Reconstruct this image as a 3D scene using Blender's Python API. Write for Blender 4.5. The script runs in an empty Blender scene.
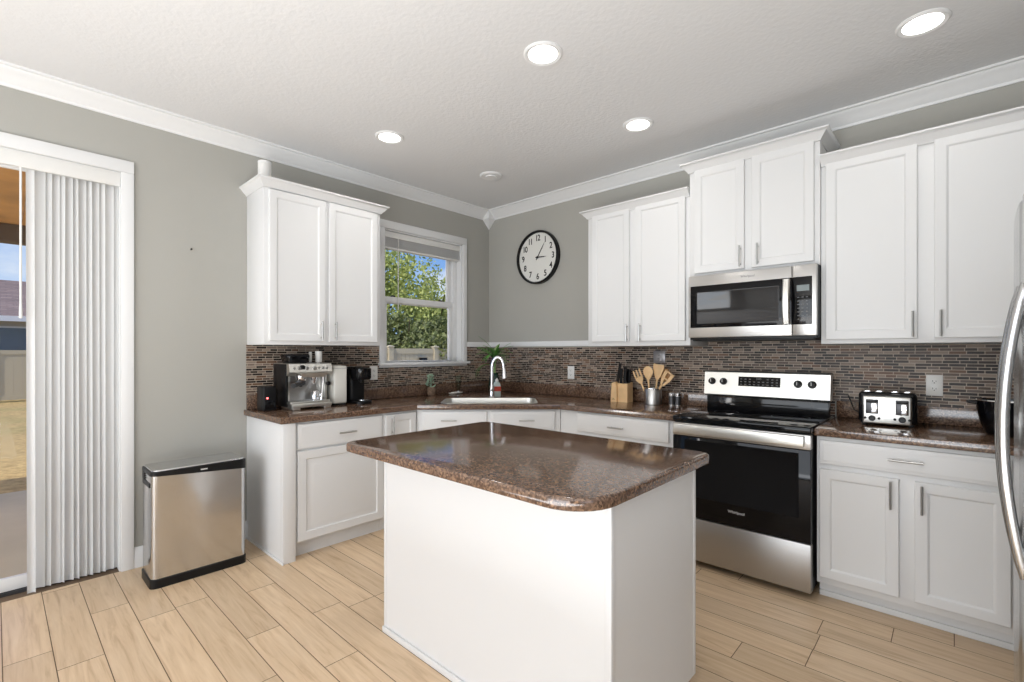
import bpy, bmesh, math, random
from mathutils import Vector, Matrix
random.seed(7)
PI = math.pi
S = bpy.context.scene
COL = S.collection

# ------------------------------------------------------------------ camera, world, lights, exposure
cd = bpy.data.cameras.new('camera'); cam = bpy.data.objects.new('camera', cd); COL.objects.link(cam)
cam.location = (3.6863, -3.6249, 1.3231)
cam.rotation_euler = (PI/2, 0, math.radians(42.723))
cd.sensor_width = 36; cd.sensor_fit = 'HORIZONTAL'
cd.lens = 477.7155/1024*36
cd.shift_y = 10.8/1024
cd.clip_start = 0.02; cd.clip_end = 300
S.camera = cam
vs = S.view_settings
S.display_settings.display_device = 'sRGB'
vs.view_transform = 'Standard'; vs.look = 'None'; vs.gamma = 1; vs.exposure = 0.06; vs.use_curve_mapping = False

W = bpy.data.worlds.new('sky'); S.world = W; W.use_nodes = True
nt = W.node_tree; nt.nodes.clear()
def wn(t, **k):
    n = nt.nodes.new(t)
    for a, b in k.items(): setattr(n, a, b)
    return n
out = wn('ShaderNodeOutputWorld'); bg = wn('ShaderNodeBackground'); tc = wn('ShaderNodeTexCoord')
mp = wn('ShaderNodeMapping'); mp.inputs['Scale'].default_value = (2.2, 2.2, 5.0)
mp.inputs['Location'].default_value = (0.35, 0.1, 0.0)
nz = wn('ShaderNodeTexNoise'); nz.inputs['Scale'].default_value = 1.6; nz.inputs['Detail'].default_value = 7
rp = wn('ShaderNodeValToRGB')
rp.color_ramp.elements[0].position = .50; rp.color_ramp.elements[1].position = .66
sp = wn('ShaderNodeSeparateXYZ')
rg = wn('ShaderNodeValToRGB')
rg.color_ramp.elements[0].position = 0.0; rg.color_ramp.elements[0].color = (.38, .62, .92, 1)
rg.color_ramp.elements[1].position = .35; rg.color_ramp.elements[1].color = (.07, .22, .68, 1)
mx = wn('ShaderNodeMix', data_type='RGBA')
L = nt.links.new
L(tc.outputs['Generated'], mp.inputs['Vector']); L(mp.outputs['Vector'], nz.inputs['Vector'])
L(nz.outputs['Fac'], rp.inputs['Fac']); L(tc.outputs['Generated'], sp.inputs['Vector']); L(sp.outputs['Z'], rg.inputs['Fac'])
L(rp.outputs['Color'], mx.inputs['Factor']); L(rg.outputs['Color'], mx.inputs['A'])
mx.inputs['B'].default_value = (.80, .85, .92, 1)
L(mx.outputs['Result'], bg.inputs['Color']); bg.inputs['Strength'].default_value = 1.0
L(bg.outputs['Background'], out.inputs['Surface'])

def area(name, loc, rot, sx, sy, power, color=(1, 1, 1)):
    l = bpy.data.lights.new(name, 'AREA'); l.shape = 'RECTANGLE'; l.size = sx; l.size_y = sy
    l.energy = power; l.color = color
    o = bpy.data.objects.new(name, l); COL.objects.link(o); o.location = loc; o.rotation_euler = rot
    return o
sl = bpy.data.lights.new('sun', 'SUN'); sl.energy = 3.6; sl.angle = .01; sl.color = (1, .95, .87)
so = bpy.data.objects.new('sun', sl); COL.objects.link(so)
so.rotation_euler = Vector((-.16, .60, -.78)).to_track_quat('-Z', 'Y').to_euler()
# daylight through the big sliders of the living room behind, and through its side window
area('daylight_living_room_slider', (3.0, -7.5, 1.25), (PI/2, 0, 0), 4.6, 2.3, 136, (.955, .98, 1))
area('daylight_living_room_window', (7.4, -4.9, 1.5), (PI/2, 0, PI/2), 3.2, 1.9, 12, (.95, .98, 1))
# added upward fill lamp, out of view behind the camera, brightening the ceiling
area('added_ceiling_fill', (3.3, -4.7, .45), (PI, 0, 0), 3.0, 2.4, 138, (.93, .965, 1))
# unseen lamp added at the patio end to brighten concrete, boards and blinds
area('added_patio_fill', (-1.6, -8.95, 1.2), (PI/2, 0, 0), 2.8, 2.2, 330, (1, .98, .95))

# ------------------------------------------------------------------ materials
def nmat(name):
    m = bpy.data.materials.new(name); m.use_nodes = True
    t = m.node_tree; b = t.nodes['Principled BSDF']
    return m, t, b
def node(t, typ, inp=None, **k):
    n = t.nodes.new(typ)
    for a, b in k.items(): setattr(n, a, b)
    if inp:
        for a, b in inp.items(): n.inputs[a].default_value = b
    return n
def srgb(r, g, b):
    f = lambda c: (c/255)/12.92 if c/255 <= .04045 else ((c/255+.055)/1.055)**2.4
    return (f(r), f(g), f(b), 1)
def plain(name, col, rough=.5, metal=0, bump=0, bscale=200, spec=.5, var=0, vscale=8, coat=0):
    m, t, b = nmat(name)
    b.inputs['Base Color'].default_value = col; b.inputs['Roughness'].default_value = rough
    b.inputs['Metallic'].default_value = metal; b.inputs['Specular IOR Level'].default_value = spec
    b.inputs['Coat Weight'].default_value = coat
    tcn = node(t, 'ShaderNodeTexCoord')
    if bump:
        n = node(t, 'ShaderNodeTexNoise', {'Scale': bscale, 'Detail': 3})
        bp = node(t, 'ShaderNodeBump', {'Strength': bump, 'Distance': .002})
        t.links.new(tcn.outputs['Object'], n.inputs['Vector']); t.links.new(n.outputs['Fac'], bp.inputs['Height'])
        t.links.new(bp.outputs['Normal'], b.inputs['Normal'])
    if var:
        n = node(t, 'ShaderNodeTexNoise', {'Scale': vscale, 'Detail': 5})
        r = node(t, 'ShaderNodeValToRGB')
        r.color_ramp.elements[0].position = .3; r.color_ramp.elements[1].position = .7
        r.color_ramp.elements[0].color = tuple(c*(1-var) for c in col[:3])+(1,)
        r.color_ramp.elements[1].color = tuple(min(1, c*(1+var)) for c in col[:3])+(1,)
        t.links.new(tcn.outputs['Object'], n.inputs['Vector']); t.links.new(n.outputs['Fac'], r.inputs['Fac'])
        t.links.new(r.outputs['Color'], b.inputs['Base Color'])
    return m

M = {}
M['cab'] = plain('white_cabinet_paint', (.745, .745, .74, 1), .46, bump=.04, bscale=60)
M['trim'] = plain('white_trim_paint', (.79, .79, .785, 1), .45)
M['wall'] = plain('greige_wall_paint', srgb(172, 170, 163), .75, bump=.25, bscale=110, spec=.3)
M['ceil'] = plain('textured_ceiling_paint', (.74, .74, .74, 1), .9, bump=1.0, bscale=45, spec=.2)
M['blackplastic'] = plain('black_plastic', (.006, .006, .0065, 1), .38, spec=.3)
M['blackgloss'] = plain('black_gloss', (.004, .004, .005, 1), .08, spec=.35)
M['blackglass'] = plain('black_glass', (.004, .004, .005, 1), .05, spec=.22)
M['darkwin'] = plain('dark_oven_window', (.007, .007, .008, 1), .07, spec=.25)
M['darkgrey'] = plain('dark_grey_metal', (.08, .08, .085, 1), .35, metal=.6)
M['chrome'] = plain('chrome', (.85, .85, .86, 1), .08, metal=1)
M['nickel'] = plain('brushed_nickel', (.50, .50, .49, 1), .32, metal=1)
M['white'] = plain('white_plastic', (.80, .79, .76, 1), .35)
M['cream'] = plain('cream_plastic', (.72, .70, .64, 1), .4)
M['woodlight'] = plain('beech_wood', srgb(230, 192, 142), .45, var=.12, vscale=14)
M['wooddark'] = plain('toasted_beech_wood', srgb(186, 136, 82), .45, var=.2, vscale=14)
M['grout'] = plain('grey_brown_grout', srgb(112, 92, 74), .85)
M['clockface'] = plain('ivory_clock_paper', srgb(225, 224, 218), .6)
M['emit'] = None
M['leafpale'] = plain('pale_succulent_leaf', srgb(150, 175, 150), .5, var=.25, vscale=40)
M['soil'] = plain('stone_pot', srgb(120, 98, 80), .8, var=.45, vscale=60)
M['greenglass'] = plain('dark_green_glass', (.01, .035, .022, 1), .1)
M['label'] = plain('red_label_paper', srgb(200, 70, 50), .5, var=.3, vscale=90)
M['soap'] = plain('clear_soap_bottle', srgb(190, 205, 200), .2)
M['greyplate'] = plain('grey_plate', srgb(150, 148, 150), .3, metal=.4)
M['door_slit'] = plain('outlet_slot_dark', (.05, .05, .05, 1), .6)
M['mesh'] = plain('microwave_window', (.02, .02, .022, 1), .06, spec=.6)
M['lcd'] = plain('grey_display', srgb(120, 130, 130), .2)
M['print'] = plain('pale_grey_print', srgb(200, 200, 200), .5)
M['dimprint'] = plain('dim_grey_print', srgb(110, 110, 110), .5)
M['conc'] = plain('patio_concrete', srgb(186, 178, 156), .85, var=.12, vscale=1.5, bump=.3, bscale=60)
M['vinyl'] = plain('tan_vinyl', srgb(186, 176, 152), .5)
M['stucco'] = plain('pale_stucco', srgb(196, 190, 178), .9, bump=.4, bscale=40)
M['fascia'] = plain('white_fascia', (.78, .78, .78, 1), .6)
M['winext'] = plain('dark_exterior_window', srgb(104, 116, 126), .2)
M['timber'] = plain('stained_patio_boards', srgb(178, 130, 76), .6, var=.25, vscale=3)
M['timberdark'] = plain('dark_patio_beam', srgb(92, 76, 60), .7, var=.2, vscale=4)
M['bark'] = plain('bark', srgb(86, 72, 60), .9, var=.3, vscale=12)

def steel(name, base, rough, axis, wavy=0):
    m, t, b = nmat(name)
    b.inputs['Metallic'].default_value = 1; b.inputs['Base Color'].default_value = base
    tcn = node(t, 'ShaderNodeTexCoord'); mpn = node(t, 'ShaderNodeMapping')
    sc = [300, 300, 300]; sc[axis] = 4; mpn.inputs['Scale'].default_value = sc
    n = node(t, 'ShaderNodeTexNoise', {'Scale': 1.0, 'Detail': 2})
    r = node(t, 'ShaderNodeMapRange', {'To Min': rough-.06, 'To Max': rough+.08})
    t.links.new(tcn.outputs['Object'], mpn.inputs['Vector']); t.links.new(mpn.outputs['Vector'], n.inputs['Vector'])
    t.links.new(n.outputs['Fac'], r.inputs['Value']); t.links.new(r.outputs['Result'], b.inputs['Roughness'])
    bp = node(t, 'ShaderNodeBump', {'Strength': .05, 'Distance': .001})
    t.links.new(n.outputs['Fac'], bp.inputs['Height'])
    if wavy:
        n2 = node(t, 'ShaderNodeTexNoise', {'Scale': 5.5, 'Detail': 1}); b2 = node(t, 'ShaderNodeBump', {'Strength': wavy, 'Distance': .01})
        t.links.new(tcn.outputs['Object'], n2.inputs['Vector']); t.links.new(n2.outputs['Fac'], b2.inputs['Height']); t.links.new(b2.outputs['Normal'], bp.inputs['Normal'])
    t.links.new(bp.outputs['Normal'], b.inputs['Normal'])
    return m
M['steel'] = steel('brushed_stainless', (.50, .49, .475, 1), .32, 0)
M['steeldark'] = steel('darker_brushed_stainless', (.45, .44, .425, 1), .36, 0)
M['steely'] = steel('brushed_stainless_along_wall', (.60, .60, .60, 1), .17, 2, .35)
M['steelfridge'] = steel('fridge_stainless', (.56, .56, .56, 1), .22, 2)
M['steelpale'] = steel('pale_satin_steel', (.74, .73, .69, 1), .34, 1)

def glass(name, tint=(1, 1, 1, 1), refl=.08):
    m = bpy.data.materials.new(name); m.use_nodes = True; t = m.node_tree; t.nodes.clear()
    o = node(t, 'ShaderNodeOutputMaterial'); mixn = node(t, 'ShaderNodeMixShader')
    tr = node(t, 'ShaderNodeBsdfTransparent'); gl = node(t, 'ShaderNodeBsdfGlossy', {'Roughness': .02})
    fr = node(t, 'ShaderNodeFresnel', {'IOR': 1.12})
    tr.inputs['Color'].default_value = tint
    t.links.new(fr.outputs['Fac'], mixn.inputs['Fac'])
    t.links.new(tr.outputs[0], mixn.inputs[1]); t.links.new(gl.outputs[0], mixn.inputs[2]); t.links.new(mixn.outputs[0], o.inputs['Surface'])
    return m
M['glass'] = glass('window_glass')
M['clear'] = glass('thin_clear_glass', (.9, .95, .93, 1))

def emit(name, col, s):
    m = bpy.data.materials.new(name); m.use_nodes = True; t = m.node_tree; t.nodes.clear()
    o = node(t, 'ShaderNodeOutputMaterial'); e = node(t, 'ShaderNodeEmission', {'Color': col, 'Strength': s})
    t.links.new(e.outputs[0], o.inputs['Surface']); return m
M['lamp'] = emit('lamp_lens', (1, .97, .93, 1), 6)
M['led'] = emit('red_led', (1, .12, .12, 1), 6)

def blindmat():
    m, t, b = nmat('white_vinyl_slat')
    b.inputs['Base Color'].default_value = (.88, .88, .87, 1); b.inputs['Roughness'].default_value = .4
    o = t.nodes['Material Output']; mixn = node(t, 'ShaderNodeMixShader', {'Fac': .42}); tr = node(t, 'ShaderNodeBsdfTranslucent', {'Color': (.9, .9, .9, 1)})
    t.links.new(b.outputs[0], mixn.inputs[1]); t.links.new(tr.outputs[0], mixn.inputs[2]); t.links.new(mixn.outputs[0], o.inputs['Surface'])
    return m
M['blind'] = blindmat()

def granite():
    m, t, b = nmat('brown_speckled_granite')
    tcn = node(t, 'ShaderNodeTexCoord')
    v = node(t, 'ShaderNodeTexVoronoi', {'Scale': 150}); n = node(t, 'ShaderNodeTexNoise', {'Scale': 90, 'Detail': 6, 'Roughness': .7})
    n2 = node(t, 'ShaderNodeTexNoise', {'Scale': 5, 'Detail': 3})
    sepc = node(t, 'ShaderNodeSeparateColor')
    for x in (v, n, n2): t.links.new(tcn.outputs['Object'], x.inputs['Vector'])
    r = node(t, 'ShaderNodeValToRGB'); cr = r.color_ramp
    cr.elements[0].position = 0; cr.elements[0].color = srgb(40, 28, 22)
    cr.elements[1].position = 1; cr.elements[1].color = srgb(200, 172, 148)
    for p, c in ((.25, (66, 48, 38)), (.5, (96, 74, 60)), (.72, (124, 98, 80)), (.9, (160, 124, 94))):
        e = cr.elements.new(p); e.color = srgb(*c)
    mxn = node(t, 'ShaderNodeMath', operation='ADD')
    sc = node(t, 'ShaderNodeMath', operation='MULTIPLY'); sc.inputs[1].default_value = .55
    sc2 = node(t, 'ShaderNodeMath', operation='MULTIPLY'); sc2.inputs[1].default_value = .5
    t.links.new(v.outputs['Color'], sepc.inputs['Color'])
    t.links.new(sepc.outputs[0], sc.inputs[0]); t.links.new(n.outputs['Fac'], sc2.inputs[0])
    t.links.new(sc.outputs[0], mxn.inputs[0]); t.links.new(sc2.outputs[0], mxn.inputs[1])
    t.links.new(mxn.outputs[0], r.inputs['Fac']); t.links.new(r.outputs['Color'], b.inputs['Base Color'])
    b.inputs['Roughness'].default_value = .12; b.inputs['Specular IOR Level'].default_value = .95
    return m
M['granite'] = granite()

def mosaic(name, axis):
    m, t, b = nmat(name)
    tcn = node(t, 'ShaderNodeTexCoord'); s = node(t, 'ShaderNodeSeparateXYZ'); c = node(t, 'ShaderNodeCombineXYZ')
    t.links.new(tcn.outputs['Object'], s.inputs[0]); t.links.new(s.outputs[axis], c.inputs[0]); t.links.new(s.outputs[2], c.inputs[1])
    br = node(t, 'ShaderNodeTexBrick', {'Scale': 1, 'Mortar Size': .0017, 'Mortar Smooth': .1, 'Bias': 0, 'Brick Width': .072, 'Row Height': .0175})
    br.inputs['Color1'].default_value = (0, 0, 0, 1); br.inputs['Color2'].default_value = (1, 1, 1, 1); br.inputs['Mortar'].default_value = (0, 0, 0, 1)
    br.offset = .37; br.squash = .72; br.squash_frequency = 3
    t.links.new(c.outputs[0], br.inputs['Vector'])
    r = node(t, 'ShaderNodeValToRGB'); r.color_ramp.interpolation = 'CONSTANT'; cr = r.color_ramp
    cols = [(0, (32, 25, 22)), (.16, (90, 74, 64)), (.32, (126, 110, 98)), (.44, (46, 34, 28)), (.58, (104, 74, 54)), (.7, (146, 130, 116)), (.8, (38, 30, 27)), (.9, (104, 92, 84))]
    cr.elements[0].position = 0; cr.elements[0].color = srgb(*cols[0][1]); cr.elements[1].position = cols[1][0]; cr.elements[1].color = srgb(*cols[1][1])
    for p, k in cols[2:]:
        e = cr.elements.new(p); e.color = srgb(*k)
    t.links.new(br.outputs['Color'], r.inputs['Fac'])
    mxn = node(t, 'ShaderNodeMix', data_type='RGBA'); mxn.inputs['B'].default_value = srgb(196, 182, 166)
    t.links.new(br.outputs['Fac'], mxn.inputs['Factor']); t.links.new(r.outputs['Color'], mxn.inputs['A'])
    t.links.new(mxn.outputs['Result'], b.inputs['Base Color'])
    rr = node(t, 'ShaderNodeMapRange', {'To Min': .42, 'To Max': .85}); t.links.new(br.outputs['Fac'], rr.inputs['Value']); t.links.new(rr.outputs[0], b.inputs['Roughness'])
    b.inputs['Specular IOR Level'].default_value = .35
    bp = node(t, 'ShaderNodeBump', {'Strength': .6, 'Distance': .002}); bp.invert = True
    t.links.new(br.outputs['Fac'], bp.inputs['Height']); t.links.new(bp.outputs['Normal'], b.inputs['Normal'])
    return m
M['mosaic_x'] = mosaic('brown_strip_mosaic', 0)
M['mosaic_y'] = mosaic('brown_strip_mosaic_side', 1)

def plank():
    m, t, b = nmat('oak_look_plank_tile')
    uv = node(t, 'ShaderNodeUVMap'); uv.uv_map = 'UVMap'
    mpn = node(t, 'ShaderNodeMapping'); mpn.inputs['Scale'].default_value = (2.4, 34, 1)
    n = node(t, 'ShaderNodeTexNoise', {'Scale': 1.0, 'Detail': 8, 'Roughness': .62, 'Distortion': .9})
    at = node(t, 'ShaderNodeAttribute'); at.attribute_name = 'tone'
    t.links.new(uv.outputs['UV'], mpn.inputs['Vector']); t.links.new(mpn.outputs['Vector'], n.inputs['Vector'])
    r = node(t, 'ShaderNodeValToRGB'); cr = r.color_ramp
    cr.elements[0].position = .28; cr.elements[0].color = srgb(192, 162, 128)
    cr.elements[1].position = .68; cr.elements[1].color = srgb(226, 200, 168)
    e = cr.elements.new(.45); e.color = srgb(214, 186, 152)
    t.links.new(n.outputs['Fac'], r.inputs['Fac'])
    hs = node(t, 'ShaderNodeHueSaturation')
    rr = node(t, 'ShaderNodeMapRange', {'To Min': .90, 'To Max': 1.06}); t.links.new(at.outputs['Fac'], rr.inputs['Value'])
    t.links.new(rr.outputs[0], hs.inputs['Value']); t.links.new(r.outputs['Color'], hs.inputs['Color'])
    t.links.new(hs.outputs['Color'], b.inputs['Base Color'])
    b.inputs['Roughness'].default_value = .36
    bp = node(t, 'ShaderNodeBump', {'Strength': .12, 'Distance': .001}); t.links.new(n.outputs['Fac'], bp.inputs['Height']); t.links.new(bp.outputs['Normal'], b.inputs['Normal'])
    return m
M['plank'] = plank()

def leafmat(name, cols):
    m, t, b = nmat(name)
    g = node(t, 'ShaderNodeNewGeometry'); r = node(t, 'ShaderNodeValToRGB'); cr = r.color_ramp
    cr.elements[0].color = srgb(*cols[0]); cr.elements[1].color = srgb(*cols[-1])
    for i, c in enumerate(cols[1:-1]):
        e = cr.elements.new((i+1)/(len(cols)-1)); e.color = srgb(*c)
    t.links.new(g.outputs['Random Per Island'], r.inputs['Fac']); t.links.new(r.outputs['Color'], b.inputs['Base Color'])
    b.inputs['Roughness'].default_value = .6
    o = t.nodes['Material Output']; mixn = node(t, 'ShaderNodeMixShader', {'Fac': .3}); tr = node(t, 'ShaderNodeBsdfTranslucent')
    t.links.new(r.outputs['Color'], tr.inputs['Color']); t.links.new(b.outputs[0], mixn.inputs[1]); t.links.new(tr.outputs[0], mixn.inputs[2]); t.links.new(mixn.outputs[0], o.inputs['Surface'])
    return m
M['leaf'] = leafmat('yellow_green_leaves', [(120, 134, 66), (160, 172, 92), (200, 204, 120), (140, 152, 80)])
M['leafdark'] = leafmat('deep_green_leaves', [(74, 84, 54), (112, 124, 72), (150, 156, 96), (92, 100, 66)])
M['leafhouse'] = leafmat('houseplant_leaves', [(90, 150, 60), (124, 190, 84), (80, 136, 62), (190, 214, 150)])

def lawn():
    m, t, b = nmat('dry_lawn')
    tcn = node(t, 'ShaderNodeTexCoord'); n = node(t, 'ShaderNodeTexNoise', {'Scale': 9, 'Detail': 10, 'Roughness': .75}); n2 = node(t, 'ShaderNodeTexNoise', {'Scale': .35, 'Detail': 3})
    r = node(t, 'ShaderNodeValToRGB'); cr = r.color_ramp
    cr.elements[0].position = .3; cr.elements[0].color = srgb(128, 108, 66); cr.elements[1].position = .7; cr.elements[1].color = srgb(208, 178, 122)
    mxn = node(t, 'ShaderNodeMix', data_type='RGBA', blend_type='MIX'); mxn.inputs['B'].default_value = srgb(118, 128, 70)
    sc = node(t, 'ShaderNodeMapRange', {'From Min': .52, 'From Max': .72, 'To Min': 0, 'To Max': .6})
    for x in (n, n2): t.links.new(tcn.outputs['Object'], x.inputs['Vector'])
    t.links.new(n.outputs['Fac'], r.inputs['Fac']); t.links.new(r.outputs['Color'], mxn.inputs['A']); t.links.new(n2.outputs['Fac'], sc.inputs['Value']); t.links.new(sc.outputs[0], mxn.inputs['Factor'])
    t.links.new(mxn.outputs['Result'], b.inputs['Base Color']); b.inputs['Roughness'].default_value = .95
    return m
M['lawn'] = lawn()
def shingle():
    m, t, b = nmat('brown_shingles')
    tcn = node(t, 'ShaderNodeTexCoord'); s = node(t, 'ShaderNodeSeparateXYZ'); c = node(t, 'ShaderNodeCombineXYZ')
    t.links.new(tcn.outputs['Object'], s.inputs[0]); t.links.new(s.outputs[1], c.inputs[0]); t.links.new(s.outputs[2], c.inputs[1])
    br = node(t, 'ShaderNodeTexBrick', {'Scale': 1, 'Mortar Size': .006, 'Brick Width': .3, 'Row Height': .07})
    br.inputs['Color1'].default_value = srgb(122, 104, 98); br.inputs['Color2'].default_value = srgb(146, 126, 118); br.inputs['Mortar'].default_value = srgb(96, 82, 78)
    t.links.new(c.outputs[0], br.inputs['Vector']); t.links.new(br.outputs['Color'], b.inputs['Base Color']); b.inputs['Roughness'].default_value = .9
    return m
M['shingle'] = shingle()

# ------------------------------------------------------------------ mesh helpers
V = Vector
class MB:
    def __init__(s): s.bm = bmesh.new()
    def face(s, vs):
        try: return s.bm.faces.new(vs)
        except ValueError: return None
    def pts(s, ps): return [s.bm.verts.new(V(p)) for p in ps]
    def box(s, x0, x1, y0, y1, z0, z1, bev=0, seg=2):
        r = bmesh.ops.create_cube(s.bm, size=1); vs = r['verts']
        for v in vs: v.co = V(((x0+x1)/2+v.co.x*(x1-x0), (y0+y1)/2+v.co.y*(y1-y0), (z0+z1)/2+v.co.z*(z1-z0)))
        if bev:
            es = list({e for v in vs for e in v.link_edges})
            bmesh.ops.bevel(s.bm, geom=es, offset=bev, segments=seg, affect='EDGES', profile=.5)
        return s
    def loft(s, loops, cap0=True, cap1=True, closed=True):
        rings = [s.pts(l) for l in loops]
        n = len(rings[0])
        for a, b in zip(rings, rings[1:]):
            for i in range(n if closed else n-1):
                j = (i+1) % n
                s.face((a[i], a[j], b[j], b[i]))
        if cap0: s.face(list(reversed(rings[0])))
        if cap1: s.face(rings[-1])
        return s
    def lathe(s, prof, c=(0, 0, 0), seg=28, axis='Z', cap0=True, cap1=True):
        c = V(c); loops = []
        for r, h in prof:
            ring = []
            for i in range(seg):
                a = 2*PI*i/seg; x, y = r*math.cos(a), r*math.sin(a)
                p = {'Z': (x, y, h), 'X': (h, x, y), 'Y': (y, h, x)}[axis]
                ring.append(c+V(p))
            loops.append(ring)
        return s.loft(loops, cap0, cap1)
    def tube(s, path, r, seg=10, r1=None):
        path = [V(p) for p in path]; n = len(path); loops = []
        up = V((0, 0, 1)); prev = None
        for i, p in enumerate(path):
            d = (path[min(i+1, n-1)]-path[max(i-1, 0)]).normalized()
            if prev is None:
                a = d.cross(up if abs(d.z) < .9 else V((1, 0, 0))).normalized()
            else:
                a = (prev-d*prev.dot(d)).normalized()
            prev = a; b = d.cross(a)
            rr = r if r1 is None else r+(r1-r)*i/(n-1)
            if isinstance(r, (list, tuple)): rr = r[i]
            loops.append([p+(a*math.cos(2*PI*k/seg)+b*math.sin(2*PI*k/seg))*rr for k in range(seg)])
        return s.loft(loops)
    def prism(s, poly, vec):
        return s.loft([[V(p) for p in poly], [V(p)+V(vec) for p in poly]])
    def panel(s, O, U, Vv, N, w, h, loops, cap=True):
        O, U, Vv, N = V(O), V(U), V(Vv), V(N); rings = []
        for ins, d in loops:
            rings.append([O+U*a+Vv*b+N*d for a, b in ((ins, ins), (w-ins, ins), (w-ins, h-ins), (ins, h-ins))])
        return s.loft(rings, True, cap)
    def sweep(s, path, prof, side=1, closed=False):
        P = [V((p[0], p[1])) for p in path]; n = len(P); loops = []
        def nrm(a, b):
            d = (b-a).normalized(); return V((-d.y, d.x))*side
        for i, p in enumerate(P):
            if i == 0: m = nrm(P[0], P[1])
            elif i == n-1: m = nrm(P[-2], P[-1])
            else:
                a, b = nrm(P[i-1], p), nrm(p, P[i+1]); m = (a+b); m = m/ (m.dot(a))
            loops.append([(p.x+m.x*o, p.y+m.y*o, z) for o, z in prof])
        return s.loft(loops)
    def sphere(s, c, r, u=16, v=10, sc=(1, 1, 1)):
        res = bmesh.ops.create_uvsphere(s.bm, u_segments=u, v_segments=v, radius=r)
        for vv in res['verts']: vv.co = V((vv.co.x*sc[0], vv.co.y*sc[1], vv.co.z*sc[2]))+V(c)
        return s
    def xf(s, mat):
        bmesh.ops.transform(s.bm, matrix=mat, verts=s.bm.verts); return s
    def add_mesh(s, me, mat):
        t = bmesh.new(); t.from_mesh(me); bmesh.ops.transform(t, matrix=mat, verts=t.verts)
        tmp = bpy.data.meshes.new('t'); t.to_mesh(tmp); t.free(); s.bm.from_mesh(tmp); bpy.data.meshes.remove(tmp); return s

def casing(mb, x0, x1, y0, y1, z0, z1, w, sill=False, bev=.004, wr=None, wt=None):
    wr = w if wr is None else wr; wt = w if wt is None else wt
    mb.box(x0, x1, y0, y0+w, z0, z1-wt, bev).box(x0, x1, y1-wr, y1, z0, z1-wt, bev).box(x0, x1, y0, y1, z1-wt, z1, bev)
    if sill: mb.box(x0, x1, y0+w, y1-wr, z0, z0+sill, bev)
    return mb
def rrect(cx, cy, w, h, r, n=5):
    o = []
    for k, (sx, sy) in enumerate(((1, -1), (1, 1), (-1, 1), (-1, -1))):
        for i in range(n+1):
            a = -PI/2+k*PI/2+i*PI/2/n
            o.append((cx+sx*(w/2-r)+r*math.cos(a), cy+sy*(h/2-r)+r*math.sin(a)))
    return o

INV = {}
def build(name, mb, mat, parent=None, local=False, origin=None, angle=35, recalc=True):
    bm = mb.bm
    if recalc: bmesh.ops.recalc_face_normals(bm, faces=bm.faces)
    me = bpy.data.meshes.new(name)
    mat4 = None
    if parent is not None and not local: mat4 = INV[parent.name]
    elif origin is not None: mat4 = Matrix.Translation(-V(origin))
    if mat4 is not None: bmesh.ops.transform(bm, matrix=mat4, verts=bm.verts)
    bm.to_mesh(me); bm.free()
    me.polygons.foreach_set('use_smooth', [True]*len(me.polygons)); me.set_sharp_from_angle(angle=math.radians(angle))
    me.materials.append(M[mat] if isinstance(mat, str) else mat)
    o = bpy.data.objects.new(name, me); COL.objects.link(o)
    if parent is not None:
        o.parent = parent; INV[o.name] = INV[parent.name]
    if origin is not None and parent is None: o.location = origin
    if parent is None:
        INV[o.name] = Matrix.Translation(-V(origin)) if origin is not None else Matrix()
    return o
def tag(o, label, cat, group=None):
    o['label'] = label; o['category'] = cat
    if group: o['group'] = group
    return o
def struct(name, mb, mat, parent=None):
    o = build(name, mb, mat, parent)
    if parent is None: o['kind'] = 'structure'
    return o
def thing(name, label, cat, loc=(0, 0, 0), rotz=0, group=None):
    o = bpy.data.objects.new(name, None); COL.objects.link(o); o.empty_display_size = .1
    o.location = loc; o.rotation_euler = (0, 0, rotz)
    INV[o.name] = (Matrix.Translation(V(loc)) @ Matrix.Rotation(rotz, 4, 'Z')).inverted()
    return tag(o, label, cat, group)
def textmesh(body, size, extrude=.0006, spacing=1, offset=0, shear=0):
    c = bpy.data.curves.new('lettering', 'FONT'); c.body = body; c.size = size; c.extrude = extrude; c.align_x = 'CENTER'; c.align_y = 'CENTER'
    c.space_character = spacing; c.offset = offset; c.shear = shear
    ob = bpy.data.objects.new('lettering', c); COL.objects.link(ob)
    dg = bpy.context.evaluated_depsgraph_get(); me = bpy.data.meshes.new_from_object(ob.evaluated_get(dg))
    bpy.data.objects.remove(ob); bpy.data.curves.remove(c); return me
FACE_Y = Matrix.Rotation(PI/2, 4, 'X')          # text facing -Y
def pull(mb, c, axis, N, length, r=.0055, off=.028):
    c, axis, N = V(c), V(axis), V(N)
    mb.tube([c-axis*length/2+N*off, c+axis*length/2+N*off], r, 10)
    for sgn in (-1, 1):
        q = c+axis*sgn*(length/2-.018); mb.tube([q, q+N*off], r*.8, 8)
    return mb
DOOR = [(0, 0), (0, .017), (.003, .020), (.044, .020), (.049, .017), (.055, .010), (.060, .0095)]
RAISED = [(0, 0), (0, .017), (.003, .020), (.052, .020), (.058, .011), (.072, .011), (.100, .018), (.104, .0185)]
SLAB = [(0, 0), (0, .014), (.003, .017), (.014, .0175), (.018, .020), (.022, .020)]
def door(parent, O, U, N, w, h, loops=DOOR, name='door', hpos=None, haxis=(0, 0, 1), hlen=.135, label=None):
    mb = MB(); mb.panel(O, U, (0, 0, 1), N, w, h, loops); d = build(name, mb, 'cab', parent)
    if hpos is not None:
        q = V(O)+V(U)*hpos[0]+V((0, 0, 1))*hpos[1]+V(N)*.020
        hm = MB(); pull(hm, q, haxis, N, hlen); build('handle', hm, 'nickel', d)
    return d

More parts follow.
